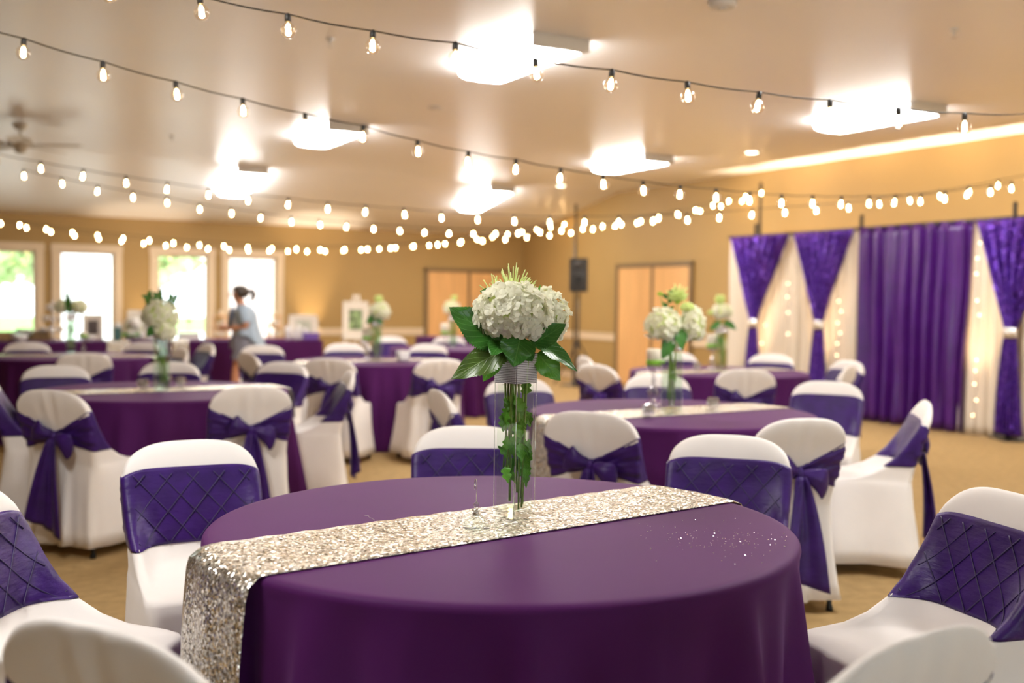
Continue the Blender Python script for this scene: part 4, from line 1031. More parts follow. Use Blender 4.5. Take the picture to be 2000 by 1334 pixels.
# ---- the other centrepieces
def far_vase(tb, dx, dy, lab, rz=.7, h=.40): 
    x, y = dx, dy; square_vase(x, y, .7735, h, .082, rz, lab, 'glass vases on the tables'); return x, y
def stems(e, org, x, y, n, h=.36, seed=0, m='stem'):
    q = random.Random(seed)
    for k in range(n):
        b = Vector((x+q.uniform(-.024, .024), y+q.uniform(-.024, .024), .80+q.uniform(0, .05))); t = Vector((x+q.uniform(-.018, .018), y+q.uniform(-.018, .018), .7735+h)); g = G()
        g.add(*tube([tuple(b-Vector(org)), tuple(t-Vector(org))], .0032, 6)); ob('stem', g, M['stem'], e)
def wet_leaves(e, org, x, y, n, seed, zlo=.9, zhi=1.10, m='leaf_wet'):
    q = random.Random(seed)
    for k in range(n):
        p = Vector((x+q.uniform(-.02, .02), y+q.uniform(-.022, .01), q.uniform(zlo, zhi))); d = Vector((q.uniform(-.5, .5), q.uniform(-.2, .2), q.choice((-1, 1)))).normalized()
        leaf('leaf', e, M[m], org, p, p+d*.05, .032, (0, -1, 0), teeth=10, lobes=2.5)
# table 2
x, y = far_vase(2, .855, 5.60, 'square glass vase on the table behind the front one')
B2 = 'twin bouquet behind the front table'; o = (x, y, .80)
h = hydrangea(o, (x-.055, y-.02, 1.235), .092, (x-.01, y, .81), 'ivory hydrangea on the candle side of the twin bouquet', 90, False, B2, 4, sq=(1, .9, 1.0))
leaf('leaf', h, M['leaf'], o, (x-.01, y-.05, 1.17), (x-.065, y-.07, 1.06), .075, (0, -1, .2)); stems(h, o, x, y, 5, .40, 1); wet_leaves(h, o, x, y, 3, 3)
h = hydrangea(o, (x+.105, y, 1.235), .085, (x+.01, y, .81), 'ivory hydrangea on the drape side of the twin bouquet', 80, False, B2, 5, sq=(.75, .9, 1.2))
leaf('leaf', h, M['leaf'], o, (x+.03, y-.04, 1.22), (x+.04, y-.08, 1.11), .07, (0, -1, .1))
spider_mum(o, (x+.02, y, 1.37), .07, (x, y, .85), 'lime mum on top of the twin bouquet', n=60, thin=.004, group=B2)
button_mum(o, (x-.075, y-.02, 1.40), .016, (x, y, .9), 'green bud standing off the twin bouquet', group=B2)
button_mum(o, (x+.07, y-.02, 1.33), .04, (x, y, .9), 'lime button mum between the twin hydrangeas', M['petal_green'], group=B2)
sprig(o, (x-.03, y, 1.2), (x-.03, y, 1.40), 'green sprig rising from the twin bouquet', M['leaf'], B2, 6)
# table 3
x, y = far_vase(3, -2.165, 6.50, 'square glass vase holding the cream bouquet with green sprigs', .6)
B3 = 'cream bouquet with green sprigs'; o = (x, y, .80)
h = hydrangea(o, (x-.005, y, 1.235), .105, (x-.01, y, .81), 'cream hydrangea at the top of the sprigged bouquet', 100, False, B3, 7)
stems(h, o, x, y, 6, .40, 2); wet_leaves(h, o, x, y, 14, 6, .92, 1.14, 'leaf'); leaf('leaf', h, M['leaf'], o, (x-.01, y-.09, 1.16), (x-.06, y-.10, 1.11), .06, (0, -1, .3))
hydrangea(o, (x+.035, y-.05, 1.135), .07, (x+.01, y, .81), 'cream hydrangea drooping over the vase rim of the sprigged bouquet', 70, False, B3, 8)
for k, (a, b) in enumerate(((-.085, 1.355), (-.02, 1.365), (.075, 1.352))):
    sprig(o, (x+a*.3, y, 1.22), (x+a, y, b), ('green sprig leaning toward the windows', 'upright green sprig in the middle', 'green sprig leaning toward the doors')[k]+' of the cream bouquet', M['leaf'], B3, 8)
# table 7
x, y = far_vase(7, -4.255, 10.15, 'square glass vase on the table nearest the windows', .5)
B7 = 'bouquet nearest the windows'; o = (x, y, .80)
h = hydrangea(o, (x-.075, y, 1.235), .075, (x-.01, y, .81), 'cream hydrangea on the frame-edge side of the window bouquet', 60, False, B7, 9); stems(h, o, x, y, 5, .38, 3); wet_leaves(h, o, x, y, 4, 8)
for dx, tz in ((0, 1.36), (.03, 1.18), (-.01, 1.20)): leaf('leaf', h, M['leaf'], o, (x+dx*.3, y-.05, 1.22), (x+dx, y-.07, tz), .07, (0, -1, 0))
hydrangea(o, (x+.075, y+.01, 1.235), .082, (x+.01, y, .81), 'cream hydrangea on the photo-frame side of the window bouquet', 60, False, B7, 10)
sprig(o, (x, y, 1.22), (x-.04, y, 1.36), 'thin green sprig on the window bouquet', M['leaf'], B7, 6)
# table 4
x, y = far_vase(4, -1.285, 9.98, 'square glass vase on the easel-side table', .7)
B4 = 'bouquet in front of the easel'; o = (x, y, .80)
h = hydrangea(o, (x+.035, y-.02, 1.235), .098, (x, y, .81), 'round ivory hydrangea in front of the easel print', 80, False, B4, 11); stems(h, o, x, y, 5, .38, 4); wet_leaves(h, o, x, y, 4, 9, m='leaf_bright')
for dx, tz in ((-.09, 1.12), (.06, 1.11), (-.07, 1.18)): leaf('leaf', h, M['leaf'], o, (x+dx*.2, y-.05, 1.19), (x+dx, y-.07, tz), .07, (0, -1, .2))
spider_mum(o, (x+.015, y, 1.33), .055, (x, y, .85), 'lime mum over the ivory hydrangea by the easel', n=50, thin=.005, group=B4)
# table 5
x, y = far_vase(5, 1.815, 9.12, 'square glass vase on the table nearest the drapes', .6)
B5 = 'bouquet nearest the drapes'; o = (x, y, .80)
h = hydrangea(o, (x, y-.01, 1.28), .088, (x, y, .81), 'ivory hydrangea in front of the ivory sheer edge', 80, False, B5, 12, sq=(1, .9, .8)); stems(h, o, x, y, 5, .38, 5); wet_leaves(h, o, x, y, 6, 10, m='leaf_bright')
for dx, tz in ((-.12, 1.12), (.12, 1.13), (.05, 1.17)): leaf('leaf', h, M['leaf'], o, (x+dx*.2, y-.05, 1.20), (x+dx, y-.06, tz), .06, (0, -1, .2))
spider_mum(o, (x-.02, y, 1.365), .06, (x, y, .85), 'lime mum on top of the bouquet nearest the drapes', n=50, thin=.005, group=B5)
button_mum(o, (x-.095, y, 1.27), .035, (x, y, .9), 'yellow-green mum at the door side of the drape-side bouquet', M['petal_green'], B5)
# table 8
x, y = far_vase(8, -.72, 12.82, 'square glass vase on the far table by the corner doors', .7)
B8 = 'far bouquet by the corner doors'; o = (x, y, .80)
h = hydrangea(o, (x-.02, y-.01, 1.26), .10, (x, y, .81), 'far ivory hydrangea against the maple corner doors', 60, False, B8, 13); stems(h, o, x, y, 4, .38, 6); wet_leaves(h, o, x, y, 4, 12)
spider_mum(o, (x+.01, y, 1.36), .05, (x, y, .85), 'lime mum over the far hydrangea by the corner doors', n=40, thin=.005, group=B8)

# ================================================================== SMALL THINGS ON TABLES
# place-card holder on the front runner
cx, cy = -.086, 2.690
e = empty('card_holder', (cx, cy, .7725), 0, 'small silver card holder with crystal bead on a clear dome, beside the sharp vase', 'card holder')
g = G(); g.add(*lathe([(.036, 0), (.036, .004), (.031, .014), (.020, .024), (.010, .030), (.0095, .031)], 28)); ob('dome_foot', g, M['thin_vase'], e)
g = G(); g.add(*lathe([(.010, .030), (.0105, .036), (.006, .038), (.0105, .042), (.0115, .046), (.006, .049), (.003, .050)], 20)); ob('collar', g, M['silver'], e)
g = G(); g.add(*sphere((0, 0, .0575), .0078, 10, 7)); ob('bead', g, M['crystal'], e, False)
g = G(); g.add(*tube([(0, 0, .063), (.0005, 0, .10), (.0, 0, .120), (-.0008, 0, .1245), (-.0030, 0, .1245), (-.0042, 0, .119), (-.0046, 0, .106)], [.0012]*4+[.0013, .0016, .0018], 7)); ob('hook_wire', g, M['silver'], e)
g = G(); V, F = box((-.0045, 0, .104), (.004, .003, .012), .001); g.add(V, F); ob('clip', g, M['silver'], e)
g = G(); g.add(*tube([(-.395+.02*t+.004*math.sin(t*5), 2.845-.025*t*t, .7672) for t in np.linspace(0, 1.6, 14)], .0003, 4)); tag(ob('loose_thread', g, M['cardstock'], None, True), 'pale loose thread lying by the edge of the front runner', 'thread')
# floral pick with leaf by the vase side: water droplet bead strand
def candle_stand(x, y, zt, lab, labc, cr=.04, chh=.095, grp='crystal candle stands', z0=.7735):
    e = empty('candle_stand', (x, y, z0), 0, lab, 'candle holder', grp); h = zt-z0
    g = G(); g.add(*lathe([(.045, 0), (.046, .006), (.03, .014), (.012, .02), (.011, h*.18)], 20)); ob('foot', g, M['crystal'], e)
    g = G(); g.add(*sphere((0, 0, h*.32), h*.17, 10, 7)); ob('crystal_ball', g, M['crystal'], e, False)
    g = G(); g.add(*lathe([(.009, h*.47), (.014, h*.52), (.009, h*.58), (.015, h*.66), (.009, h*.74), (.011, h*.86)], 14)); ob('spindle', g, M['crystal'], e, False)
    g = G(); g.add(*lathe([(.010, h*.86), (.035, h*.93), (.047, h*.985), (.047, h)], 20)); ob('cup', g, M['crystal'], e)
    c = empty('pillar_candle', (x, y, zt+.001), 0, labc, 'candle', 'pillar candles with green ribbon')
    g = G(); g.add(*lathe([(cr, 0), (cr, chh-.004), (cr-.004, chh), (cr*.5, chh-.006), (.004, chh-.008)], 24)); ob('wax', g, M['wax'], c)
    g = G(); g.add(*tube([(0, 0, chh-.012), (.001, 0, chh+.008)], .0012, 5)); ob('wick', g, M['black'], c)
    g = G(); g.add(*lathe([(cr+.0005, .008), (cr+.002, .010), (cr+.002, .036), (cr+.0005, .038)], 24)); rb = ob('ribbon', g, M['ribbon'], c)
    for sg in (-1, 1):
        g = G(); V, F = sphere((sg*.016+cr*.75, -cr*.75, .026), .014, 10, 6, (1, .5, .7)); g.add(V, F); ob('ribbon_bow', g, M['ribbon'], rb)
candle_stand(.800, 5.92, .995, 'tall crystal candle stand on the table behind the front one', 'pillar candle with a bright green ribbon beside the twin bouquet', .041, .098)
candle_stand(1.775, 9.32, .955, 'crystal candle stand on the table nearest the drapes', 'pale candle with a lime band in front of the doors-side chair rail', .05, .125)
candle_stand(-1.385, 10.06, .955, 'crystal candle stand in front of the easel', 'pale candle with a lime band below the easel print', .045, .12)
candle_stand(-.81, 12.75, .93, 'crystal candle stand on the far corner-door table', 'pale candle with a lime band on the far corner-door table', .055, .14)
candle_stand(-4.175, 10.25, .93, 'crystal candle stand on the table nearest the windows', 'pale candle with a lime band beside the window bouquet', .04, .06)
for x, y, z, lab in ((-2.30, 6.56, .7735, 'small crystal tealight ball beside the cream bouquet vase, window side'), (-2.135, 6.78, .7735, 'small crystal tealight ball beside the cream bouquet vase, door side'), (-2.27, 6.93, .7735, 'low white tealight behind the cream bouquet vase'), (.70, 5.36, .7735, 'small crystal tealight on the twin bouquet runner'), (1.12, 5.82, .7735, 'tiny crystal ball near the runner end behind the front table'), (1.62, 9.2, .7735, 'small crystal tealight on the table nearest the drapes')):
    e = empty('tealight_holder', (x, y, z), 0, lab, 'tealight', 'crystal tealights')
    g = G(); g.add(*lathe([(.018, 0), (.034, .012), (.040, .032), (.034, .055), (.026, .062), (.023, .058), (.028, .034), (.02, .02)], 12)); ob('crystal_cup', g, M['crystal'], e, False)
    g = G(); g.add(*lathe([(.019, .022), (.019, .036), (.003, .037)], 14)); ob('tealight', g, M['wax'], e)
g = G(); g.add(*box((0, 0, .046), (.10, .10, .092), .006)); e = empty('votive_box', (-1.035, 9.98, .7735), .5, 'white square votive box on the easel-side table', 'votive'); ob('box', g, M['white_china'], e)
g = G(); g.add(*lathe([(.03, .0925), (.03, .094), (.02, .0945)], 16)); ob('wax_fill', g, M['wax'], e)

def frame(x, y, z, w_, h, rz, lean, m, lab, group=None, mat_w=.28):
    e = empty('picture_frame', (x, y, z), rz, lab, 'picture frame', group); rt = Matrix.Rotation(-lean, 4, 'X')
    def P(nm, boxes, mm, par=None):
        g = G()
        for c, s in boxes:
            V, F = box(c, s, .002, 1); g.add([tuple(rt @ Vector(v)) for v in V], F)
        return ob(nm, g, mm, par or e, False)
    fw = w_*.10
    P('frame_moulding', [((-w_/2+fw/2, 0, h/2), (fw, .02, h)), ((w_/2-fw/2, 0, h/2), (fw, .02, h)), ((0, 0, fw/2), (w_, .02, fw)), ((0, 0, h-fw/2), (w_, .02, fw))], M['frame_white'])
    P('mount', [((0, .002, h/2), (w_-fw, .008, h-fw))], M['cardstock'])
    P('print', [((0, -.003, h/2), (w_*(1-mat_w*1.7), .003, h*(1-mat_w*1.6)))], m)
    P('easel_back', [((0, .06, h*.28), (.03, .12, .006))], M['frame_white'])
LFA = LA
def on(a, off): p = LT(a, off); return p[0], p[1]
x, y = on(1.12, .5); frame(x, y, .7615, .25, .34, LFA-.15, .18, M['photo_dark'], 'white frame with a small dark photo on the long table under the second window')
x, y = on(1.70, .55); frame(x, y, .7615, .27, .40, LFA, .15, M['photo_pale'], 'tall white frame standing behind the frilly white flowers')
x, y = on(3.98, .55); frame(x, y, .7615, .42, .35, LFA-.1, .2, M['photo_pale'], 'wide cream framed print glowing under the wall light on the end table')
# easel with framed print
ex, ey = -2.57, 17.3
e = empty('easel', (ex, ey, 0), .1, 'white wooden easel standing before the wall by the chair rail', 'easel')
for dx, dy in ((-.22, 0), (.22, 0)): g = G(); g.add(*tube([(dx*1.35, 0, 0), (dx*.15, .12, 1.42)], .014, 8)); ob('leg', g, M['frame_white'], e)
g = G(); g.add(*tube([(0, .55, 0), (0, .13, 1.40)], .014, 8)); ob('leg', g, M['frame_white'], e)
g = G(); g.add(*box((0, -.01, .69), (.46, .05, .025), .003)); ob('ledge', g, M['frame_white'], e)
frame(ex, ey-.02, .705, .42, .60, .1, .06, M['photo_green'], 'white framed garden print standing on the easel')
# cupcake stand: tiered crystal
x, y = on(.63, .45); e = empty('cupcake_stand', (x, y, .7615), 0, 'tiered crystal cupcake stand under the first window', 'cake stand')
g = G(); g.add(*lathe([(.09, 0), (.09, .01), (.012, .02), (.010, .46), (.02, .50), (.004, .52)], 16)); ob('post', g, M['crystal'], e)
for z, r, n in ((.12, .16, 9), (.26, .12, 7), (.40, .075, 4)):
    g = G(); g.add(*lathe([(.012, z-.006), (r, z-.003), (r+.006, z+.006), (r, z+.004), (.012, z)], 24)); tr = ob('tier', g, M['crystal'], e)
    for k in range(n):
        a = 2*PI*k/n; g = G(); g.add(*lathe([(.018, z+.004), (.024, z+.03), (.026, z+.036), (.016, z+.052), (.003, z+.06)], 10, (r*.8*math.cos(a), r*.8*math.sin(a), 0))); ob('cupcake', g, M['white_china'] if k % 2 else M['cardstock'], tr)
# flower bowl: frilly white flowers
x, y = on(1.60, .32); e = empty('flower_bowl', (x, y, .7615), 0, 'white bowl of frilly white flowers on the long table', 'flower bowl')
g = G(); g.add(*lathe([(.07, 0), (.12, .05), (.14, .12), (.13, .12), (.11, .05), (.02, .02)], 20)); ob('bowl', g, M['white_china'], e)
for k in range(9):
    a = 2*PI*k/9; q = .05+.11*(k % 2); c = (q*math.cos(a)*1.3, q*math.sin(a)*.8, .17+.09*((k*37) % 5)/5); g = G()
    for d in fib(26, k):
        p = Vector(c)+d*.055; qq = d.to_track_quat('Z', 'Y'); s = FLO_G[k % 3]; g.add([tuple(p+qq @ Vector(v)*1.3) for v in s.v], s.f)
    ob('white_flower', g, M['white_china'] if k % 3 else M['petal'], e)
for k in range(5): leaf('leaf', e, M['leaf_bright'], (0, 0, 0), (-.02+.02*k, -.1, .1), (-.14+.07*k, -.16, .07), .06, (0, -1, .6))
def simple_box(x, y, z, s, m, nm, lab, cat, rz=LFA, lid=None):
    e = empty(nm, (x, y, z), rz, lab, cat); g = G(); g.add(*box((0, 0, s[2]/2), s, .006)); ob('body', g, m, e)
    g = G(); g.add(*box((0, 0, s[2]+.010), (s[0]+.012, s[1]+.012, .02), .004)); ob('lid', g, lid or m, e); return e
x, y = on(1.39, .28); simple_box(x, y, .7615, (.09, .09, .15), M['teal'], 'gift_box', 'narrow dark teal box beside the frilly white flowers', 'box')
x, y = on(2.32, .40); simple_box(x, y, .7615, (.26, .18, .08), M['white_china'], 'gift_box', 'low pale grey box under the third window', 'box')
x, y = on(3.95, .15); simple_box(x, y, .7615, (.20, .15, .08), M['violet_box'], 'gift_box', 'violet box at the very end of the long table row', 'box')
x, y = on(.08, .55); e = simple_box(x, y, .7615, (.24, .18, .09), M['wicker'], 'basket', 'low wicker basket at the frame edge on the long table', 'basket')
x, y = on(.45, .6); simple_box(x, y, .7615, (.30, .16, .10), M['wicker'], 'basket', 'wicker basket behind the crystal cupcake stand', 'basket')
def bowl(x, y, r, h, m, nm, lab, cat, group=None):
    e = empty(nm, (x, y, .7615), 0, lab, cat, group); g = G(); g.add(*lathe([(r*.5, 0), (r*.55, .006), (r*.9, h*.6), (r, h), (r*.96, h), (r*.84, h*.6), (r*.3, .012)], 20)); ob('bowl', g, m, e)
    g = G(); 
    for k in range(7): a = k*.9; g.add(*sphere((r*.5*math.cos(a), r*.5*math.sin(a), h*.8), r*.28, 8, 6))
    ob('sweets', g, M['white_china'], e)
x, y = on(.23, .18); bowl(x, y, .10, .08, M['white_china'], 'candy_bowl', 'white bowl of sweets on the table under the first window', 'bowl')
x, y = on(1.03, .18); bowl(x, y, .085, .07, M['white_china'], 'candy_bowl', 'white bowl of sweets in front of the dark photo frame', 'bowl')
x, y = on(.30, .42); bowl(x, y, .13, .15, M['thin_vase'], 'candy_bowl', 'clear glass bowl between two baskets below the first window', 'bowl')
for k, (a, off, h) in enumerate(((3.66, .30, .17), (3.76, .24, .13), (3.84, .34, .20), (3.90, .24, .16), (3.72, .42, .19), (1.85, .25, .20), (1.92, .36, .16), (1.78, .20, .13))):
    x, y = on(a, off); e = empty('cup', (x, y, .7615), 0, ('white cup at the window end of the cup cluster', 'short white cup at the front of the cup cluster', 'tall white cup in the middle of the cup cluster', 'white cup next to the violet box', 'white cup at the back of the cup cluster', 'tall white cup beside the frilly flowers', 'white cup behind the cream bouquet', 'short white cup in front of the frilly flowers')[k], 'cup', 'white cups on the long tables')
    g = G(); g.add(*lathe([(.026, 0), (.030, .01), (.034, h*.7), (.037, h), (.034, h), (.03, h*.6), (.01, .02)], 16)); ob('cup_wall', g, M['white_china'], e)
    g = G(); g.add(*lathe([(.036, h), (.039, h+.004), (.036, h+.008)], 16)); ob('rim', g, M['silver'], e)
# tiered wooden shelf with treats
for a, off, lab in ((2.78, .5, 'tiered peach wooden shelf in front of the wall between third and fourth windows'), (3.55, .55, 'tiered peach wooden shelf beside the framed print, in front of the last window casing')):
    x, y = on(a, off); e = empty('treat_shelf', (x, y, .7615), LFA, lab, 'shelf')
    for k, (z, w_) in enumerate(((.02, .28), (.17, .24), (.32, .18))):
        g = G(); g.add(*box((0, 0, z), (w_, .16, .02), .003)); sh = ob('tier_board', g, M['maple'], e)
        for q in range(3-k): g = G(); g.add(*lathe([(.02, z+.011), (.026, z+.05), (.02, z+.075), (.004, z+.085)], 10, (-.07+.07*q+.03*k, 0, 0))); ob('treat', g, M['white_china'] if q % 2 else M['wax'], sh)
    for sx in (-.08, .08): g = G(); g.add(*box((sx, .05, .17), (.02, .02, .32), .003)); ob('post', g, M['maple'], e)
# bud vase with green sprig on the white window table
x, y = on(2.36, .6); e = empty('bud_vase', (x, y, .7615), 0, 'small glass bud vase with one green bloom before the third window', 'vase')
g = G(); g.add(*lathe([(.03, 0), (.036, .05), (.014, .11), (.016, .13), (.012, .13), (.01, .11), (.03, .05)], 14)); ob('glass', g, M['thin_vase'], e)
g = G(); g.add(*tube([(0, 0, .02), (.01, 0, .24)], .003, 6)); ob('stem', g, M['stem'], e)
g = G(); g.add(*sphere((.01, 0, .26), .035, 10, 7, (1, 1, .8))); ob('bloom', g, M['lime'], e)
# silver sequin cloths over the front of the long tables
for a0, a1, lab in ((1.22, 1.50, 'silver sequin cloth hanging over the front of the long table below the frilly flowers'), (2.02, 2.24, 'silver sequin cloth hanging over the front of the long table behind the cream bouquet')):
    cx, cy = LT((a0+a1)/2, 0); wd = a1-a0
    def fn(u, v):
        l = v*1.0
        if l < .34: yy, zz = .34-l, .7665
        else: yy, zz = -.012-.012*math.sin(u*14)*(l-.34), .7665-(l-.34)
        return ((u-.5)*wd, yy-.0 if l < .34 else yy, zz)
    V, F = grid(fn, 14, 40); V, F = thicken(V, F, .003); g = G(); g.add(V, F)
    tag(ob('sequin_overlay', g, M['runner'], None, True, (cx, cy, 0), LA), lab, 'table runner', 'silver cloths on the long table row')

# ================================================================== LOUDSPEAKER
e = empty('speaker_stand', (1.05, 16.75, 0), 0, 'black tripod stand carrying the loudspeaker beside the maple doors', 'speaker stand')
g = G(); g.add(*tube([(0, 0, .12), (0, 0, 1.50)], .019, 12)); ob('pole', g, M['black'], e)
g = G(); g.add(*lathe([(.03, .62), (.034, .66), (.034, .72), (.028, .74)], 14)); ob('collar', g, M['black'], e)
for k in range(3):
    a = 2*PI*k/3+.4; g = G(); g.add(*tube([(.03*math.cos(a), .03*math.sin(a), .68), (.45*math.cos(a), .45*math.sin(a), .015)], .012, 8)); lg = ob('leg', g, M['black'], e)
    g = G(); g.add(*tube([(.018*math.cos(a), .018*math.sin(a), .22), (.27*math.cos(a), .27*math.sin(a), .30)], .007, 6)); ob('brace', g, M['black'], lg)
e = empty('loudspeaker', (1.05, 16.75, 1.505), -.12, 'black loudspeaker box on the tripod stand in the room corner', 'loudspeaker')
g = G()
loops = [[(x*k, y*1.0, z) for x, y in ((-.145, -.13), (.145, -.13), (.125, .12), (-.125, .12))] for z, k in ((0, .98), (.02, 1), (.51, 1), (.53, .98))]
g.add(*loft(loops)); ob('cabinet', g, M['black'], e, False)
g = G(); g.add(*box((0, -.136, .19), (.25, .012, .31), .004)); ob('grille', g, mat('speaker_grille', (.03, .03, .03), .6), e)
g = G(); V, F = lathe([(.085, 0), (.095, .012), (.05, -.01), (.01, -.03)], 24); g.add([(x, -.142-z, .19+y) for x, y, z in V], F); ob('woofer', g, mat('woofer_cone', (.05, .05, .05), .5), e)
g = G(); V, F = lathe([(.06, .006), (.05, -.01), (.02, -.03)], 20); g.add([(x*1.4, -.138-z, .43+y*.8) for x, y, z in V], F); ob('horn', g, mat('horn', (.10, .10, .10), .4), e)

# ================================================================== WOMAN
def build_person():
    px, py = -3.45, 13.35
    e = empty('person', (px, py, 0), 0, 'woman with dark ponytail, pale blue shirt and grey shorts, hands together, before the last window', 'person')
    # local frame: she faces -x (toward the frame edge) and a little to us; x forward is -X
    J = {}
    def j(n, x, y, z, r): J[n] = (Vector((x, y, z)), r)
    j('pelvis', .04, 0, .80, .13); j('waist', .03, 0, .93, .115); j('chest', .035, 0, 1.10, .125); j('neckb', .015, 0, 1.235, .055); j('neck', -.005, 0, 1.285, .046); j('head', -.03, 0, 1.375, .080); j('headt', -.02, 0, 1.435, .072)
    for s, n in ((-1, 'n'), (1, 'f')):
        st = .10 if n == 'f' else -.06
        j('hip'+n, .04-.01*s, s*.085, .76, .095); j('knee'+n, -.01+st*.5, s*.08, .425, .056); j('calf'+n, .0+st*.8, s*.08, .30, .055); j('ank'+n, .03+st, s*.078, .075, .036); j('heel'+n, .045+st, s*.078, .035, .034); j('toe'+n, -.10+st, s*.085, .03, .028)
        j('sh'+n, .03, s*.155, 1.205, .058); j('elb'+n, .065, s*.19, .985, .041); j('wri'+n, -.13, s*.075, .955, .028); j('hand'+n, -.17, s*.045, .955, .030)
    edges = [('pelvis', 'waist'), ('waist', 'chest'), ('chest', 'neckb'), ('neckb', 'neck'), ('neck', 'head'), ('head', 'headt')]
    for n in 'nf': edges += [('pelvis', 'hip'+n), ('hip'+n, 'knee'+n), ('knee'+n, 'calf'+n), ('calf'+n, 'ank'+n), ('ank'+n, 'heel'+n), ('heel'+n, 'toe'+n), ('chest', 'sh'+n), ('sh'+n, 'elb'+n), ('elb'+n, 'wri'+n), ('wri'+n, 'hand'+n)]
    # fingers: short chains rooted in the palm, curled
    fing = []
    for s, n in ((-1, 'n'), (1, 'f')):
        hp = J['hand'+n][0]
        for k in range(4):
            a = f'f{k}{n}'; j(a+'0', hp.x-.015, hp.y+(k-1.5)*.004-s*.004, hp.z+.026-.016*k, .0105); j(a+'1', hp.x-.055+.003*abs(k-1), hp.y-s*.010, hp.z+.022-.015*k, .0085); j(a+'2', hp.x-.068, hp.y-s*.032, hp.z+.016-.015*k, .007)
            edges += [('hand'+n, a+'0'), (a+'0', a+'1'), (a+'1', a+'2')]
        j('t0'+n, hp.x+.005, hp.y-s*.012, hp.z+.036, .011); j('t1'+n, hp.x-.028, hp.y-s*.030, hp.z+.048, .009); edges += [('hand'+n, 't0'+n), ('t0'+n, 't1'+n)]
    names = list(J); ix = {n: i for i, n in enumerate(names)}
    me = bpy.data.meshes.new('body'); me.from_pydata([J[n][0][:] for n in names], [(ix[a], ix[b]) for a, b in edges], []); me.update()
    bo = bpy.data.objects.new('tmp_body', me); COL.objects.link(bo)
    md = bo.modifiers.new('skin', 'SKIN'); sv = me.skin_vertices[0].data
    for i, n in enumerate(names): sv[i].radius = (J[n][1], J[n][1]); sv[i].use_root = (n == 'pelvis')
    for n, (rx, ry) in {'chest': (.10, .145), 'waist': (.095, .125), 'pelvis': (.12, .15), 'head': (.088, .074), 'headt': (.085, .07)}.items(): sv[ix[n]].radius = (rx, ry)
    su = bo.modifiers.new('sub', 'SUBSURF'); su.levels = 2; su.render_levels = 2
    dg = bpy.context.evaluated_depsgraph_get(); m2 = bpy.data.meshes.new_from_object(bo.evaluated_get(dg)); bpy.data.objects.remove(bo)
    m2.materials.clear(); m2.materials.append(M['skin']); m2.shade_smooth()
    link('body', m2, e)
    # nose, ears, lips and eyes as one face detail each
    g = G(); V, F = sphere((-.118, 0, 1.372), .015, 10, 8, (1, .75, 1.3)); g.add(V, F); ob('nose', g, M['skin'], e)
    for s in (-1, 1):
        g = G(); g.add(*sphere((-.012, s*.074, 1.38), .02, 10, 8, (.7, .35, 1.2))); ob('ear', g, M['skin'], e)
        g = G(); g.add(*sphere((-.100, s*.030, 1.398), .0095, 10, 8)); ob('eye', g, M['black'], e)
    g = G(); g.add(*sphere((-.108, 0, 1.338), .016, 10, 6, (.5, 1.2, .35))); ob('mouth', g, mat('lips', (.45, .15, .12), .5), e)
    # hair: cap plus ponytail
    g = G(); V, F = sphere((.0, 0, 1.41), .101, 22, 16, (1.03, .93, .98)); keep = lambda v: not (v[0] < -.045 and v[2] < 1.425) and not v[2] < 1.335
    F2 = [f for f in F if all(keep(V[i]) for i in f)]; g.add(V, F2); hr = ob('hair', g, M['hair'], e)
    g = G(); g.add(*tube([(.085, 0, 1.435), (.13, .0, 1.43), (.15, 0, 1.385), (.135, 0, 1.33), (.12, 0, 1.29)], [.022, .034, .034, .026, .008], 10)); ob('ponytail', g, M['hair'], hr)
    def ell(cx, cy, z, rx, ry, n=28, fold=0., ph=0.): return [(cx+rx*math.cos(2*PI*i/n)*(1+fold*math.sin(6*PI*2*i/n+ph)), cy+ry*math.sin(2*PI*i/n)*(1+fold*math.sin(5*PI*2*i/n+ph)), z) for i in range(n)]
    # white top, shirt (open, longer at the back), shorts
    g = G(); g.add(*loft([ell(.03, 0, z, rx, ry) for z, rx, ry in ((.80, .135, .175), (.93, .118, .150), (1.06, .128, .160), (1.16, .122, .165), (1.215, .09, .13), (1.245, .066, .075))], False, False)); ob('white_top', g, M['white_top'], e)
    g = G()
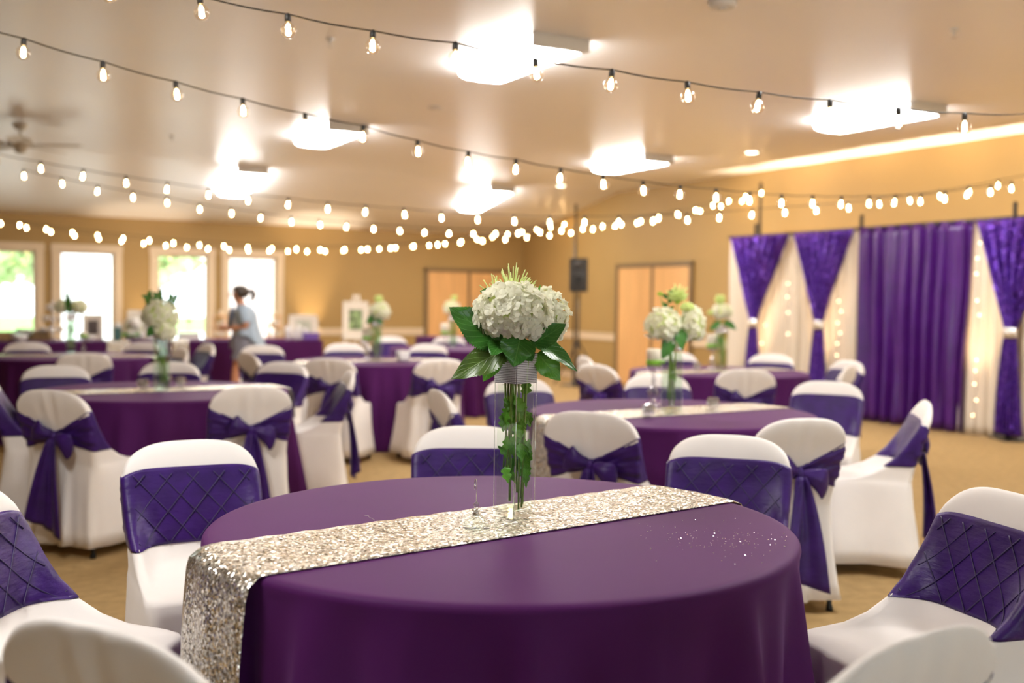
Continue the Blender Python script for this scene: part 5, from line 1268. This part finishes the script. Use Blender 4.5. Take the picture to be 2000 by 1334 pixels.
    def shirt(u, v):
        a = -PI+.62+(2*PI-1.24)*u            # open at the front (-x)
        zt = 1.245; zb = .86-.24*max(0, math.cos(a)); z = zt+(zb-zt)*v
        rx = np.interp(z, [.6, .8, 1.0, 1.15, 1.22, 1.25], [.215, .185, .148, .142, .10, .072]); ry = np.interp(z, [.6, .8, 1.0, 1.15, 1.22, 1.25], [.225, .205, .178, .182, .145, .082])
        q = 1+.05*math.sin(a*7+z*3)*v; cx = .03+.055*v
        return (cx+rx*math.cos(a)*q, ry*math.sin(a)*q, z)
    V, F = grid(shirt, 44, 18); V, F = thicken(V, F, .006); g.add(V, F); sh = ob('shirt', g, M['chambray'], e)
    for s, n in ((-1, 'n'), (1, 'f')):
        a, b = J['sh'+n][0], J['elb'+n][0]; pts = [a+Vector((0, -s*.03, .02)), a, a.lerp(b, .4), a.lerp(b, .78)]
        g = G(); g.add(*tube([tuple(p) for p in pts], [.05, .070, .068, .066], 16, False)); ob('sleeve', g, M['chambray'], sh)
    g = G(); g.add(*tube([(-.085, -.09, 1.24), (-.105, -.10, 1.12), (-.115, -.10, .98)], [.012, .026, .02], 8)); ob('shirt_placket', g, M['navy'], sh)
    g = G(); g.add(*loft([ell(.035, 0, z, rx, ry) for z, rx, ry in ((.70, .155, .185), (.80, .150, .180), (.90, .125, .158))], False, False))
    for s, n in ((-1, 'n'), (1, 'f')):
        a, b = J['hip'+n][0], J['knee'+n][0]; pts = [a+Vector((0, 0, .05)), a, a.lerp(b, .35), a.lerp(b, .62)]
        g.add(*tube([tuple(p) for p in pts], [.10, .112, .104, .100], 20, False))
    ob('shorts', g, M['grey_shorts'], e)
    for s, n in ((-1, 'n'), (1, 'f')):
        t = J['heel'+n][0]; g = G(); g.add(*box((t.x-.075, t.y, .009), (.25, .085, .018), .008)); so = ob('sandal', g, M['navy'], e)
        g = G(); g.add(*tube([(t.x-.10, t.y-.042, .012), (t.x-.10, t.y, .066), (t.x-.10, t.y+.042, .012)], .008, 8)); ob('strap', g, M['navy'], so)
    e.rotation_euler = (0, 0, .28); e.scale = (1.12, 1.14, 1.0)
    return e
build_person()
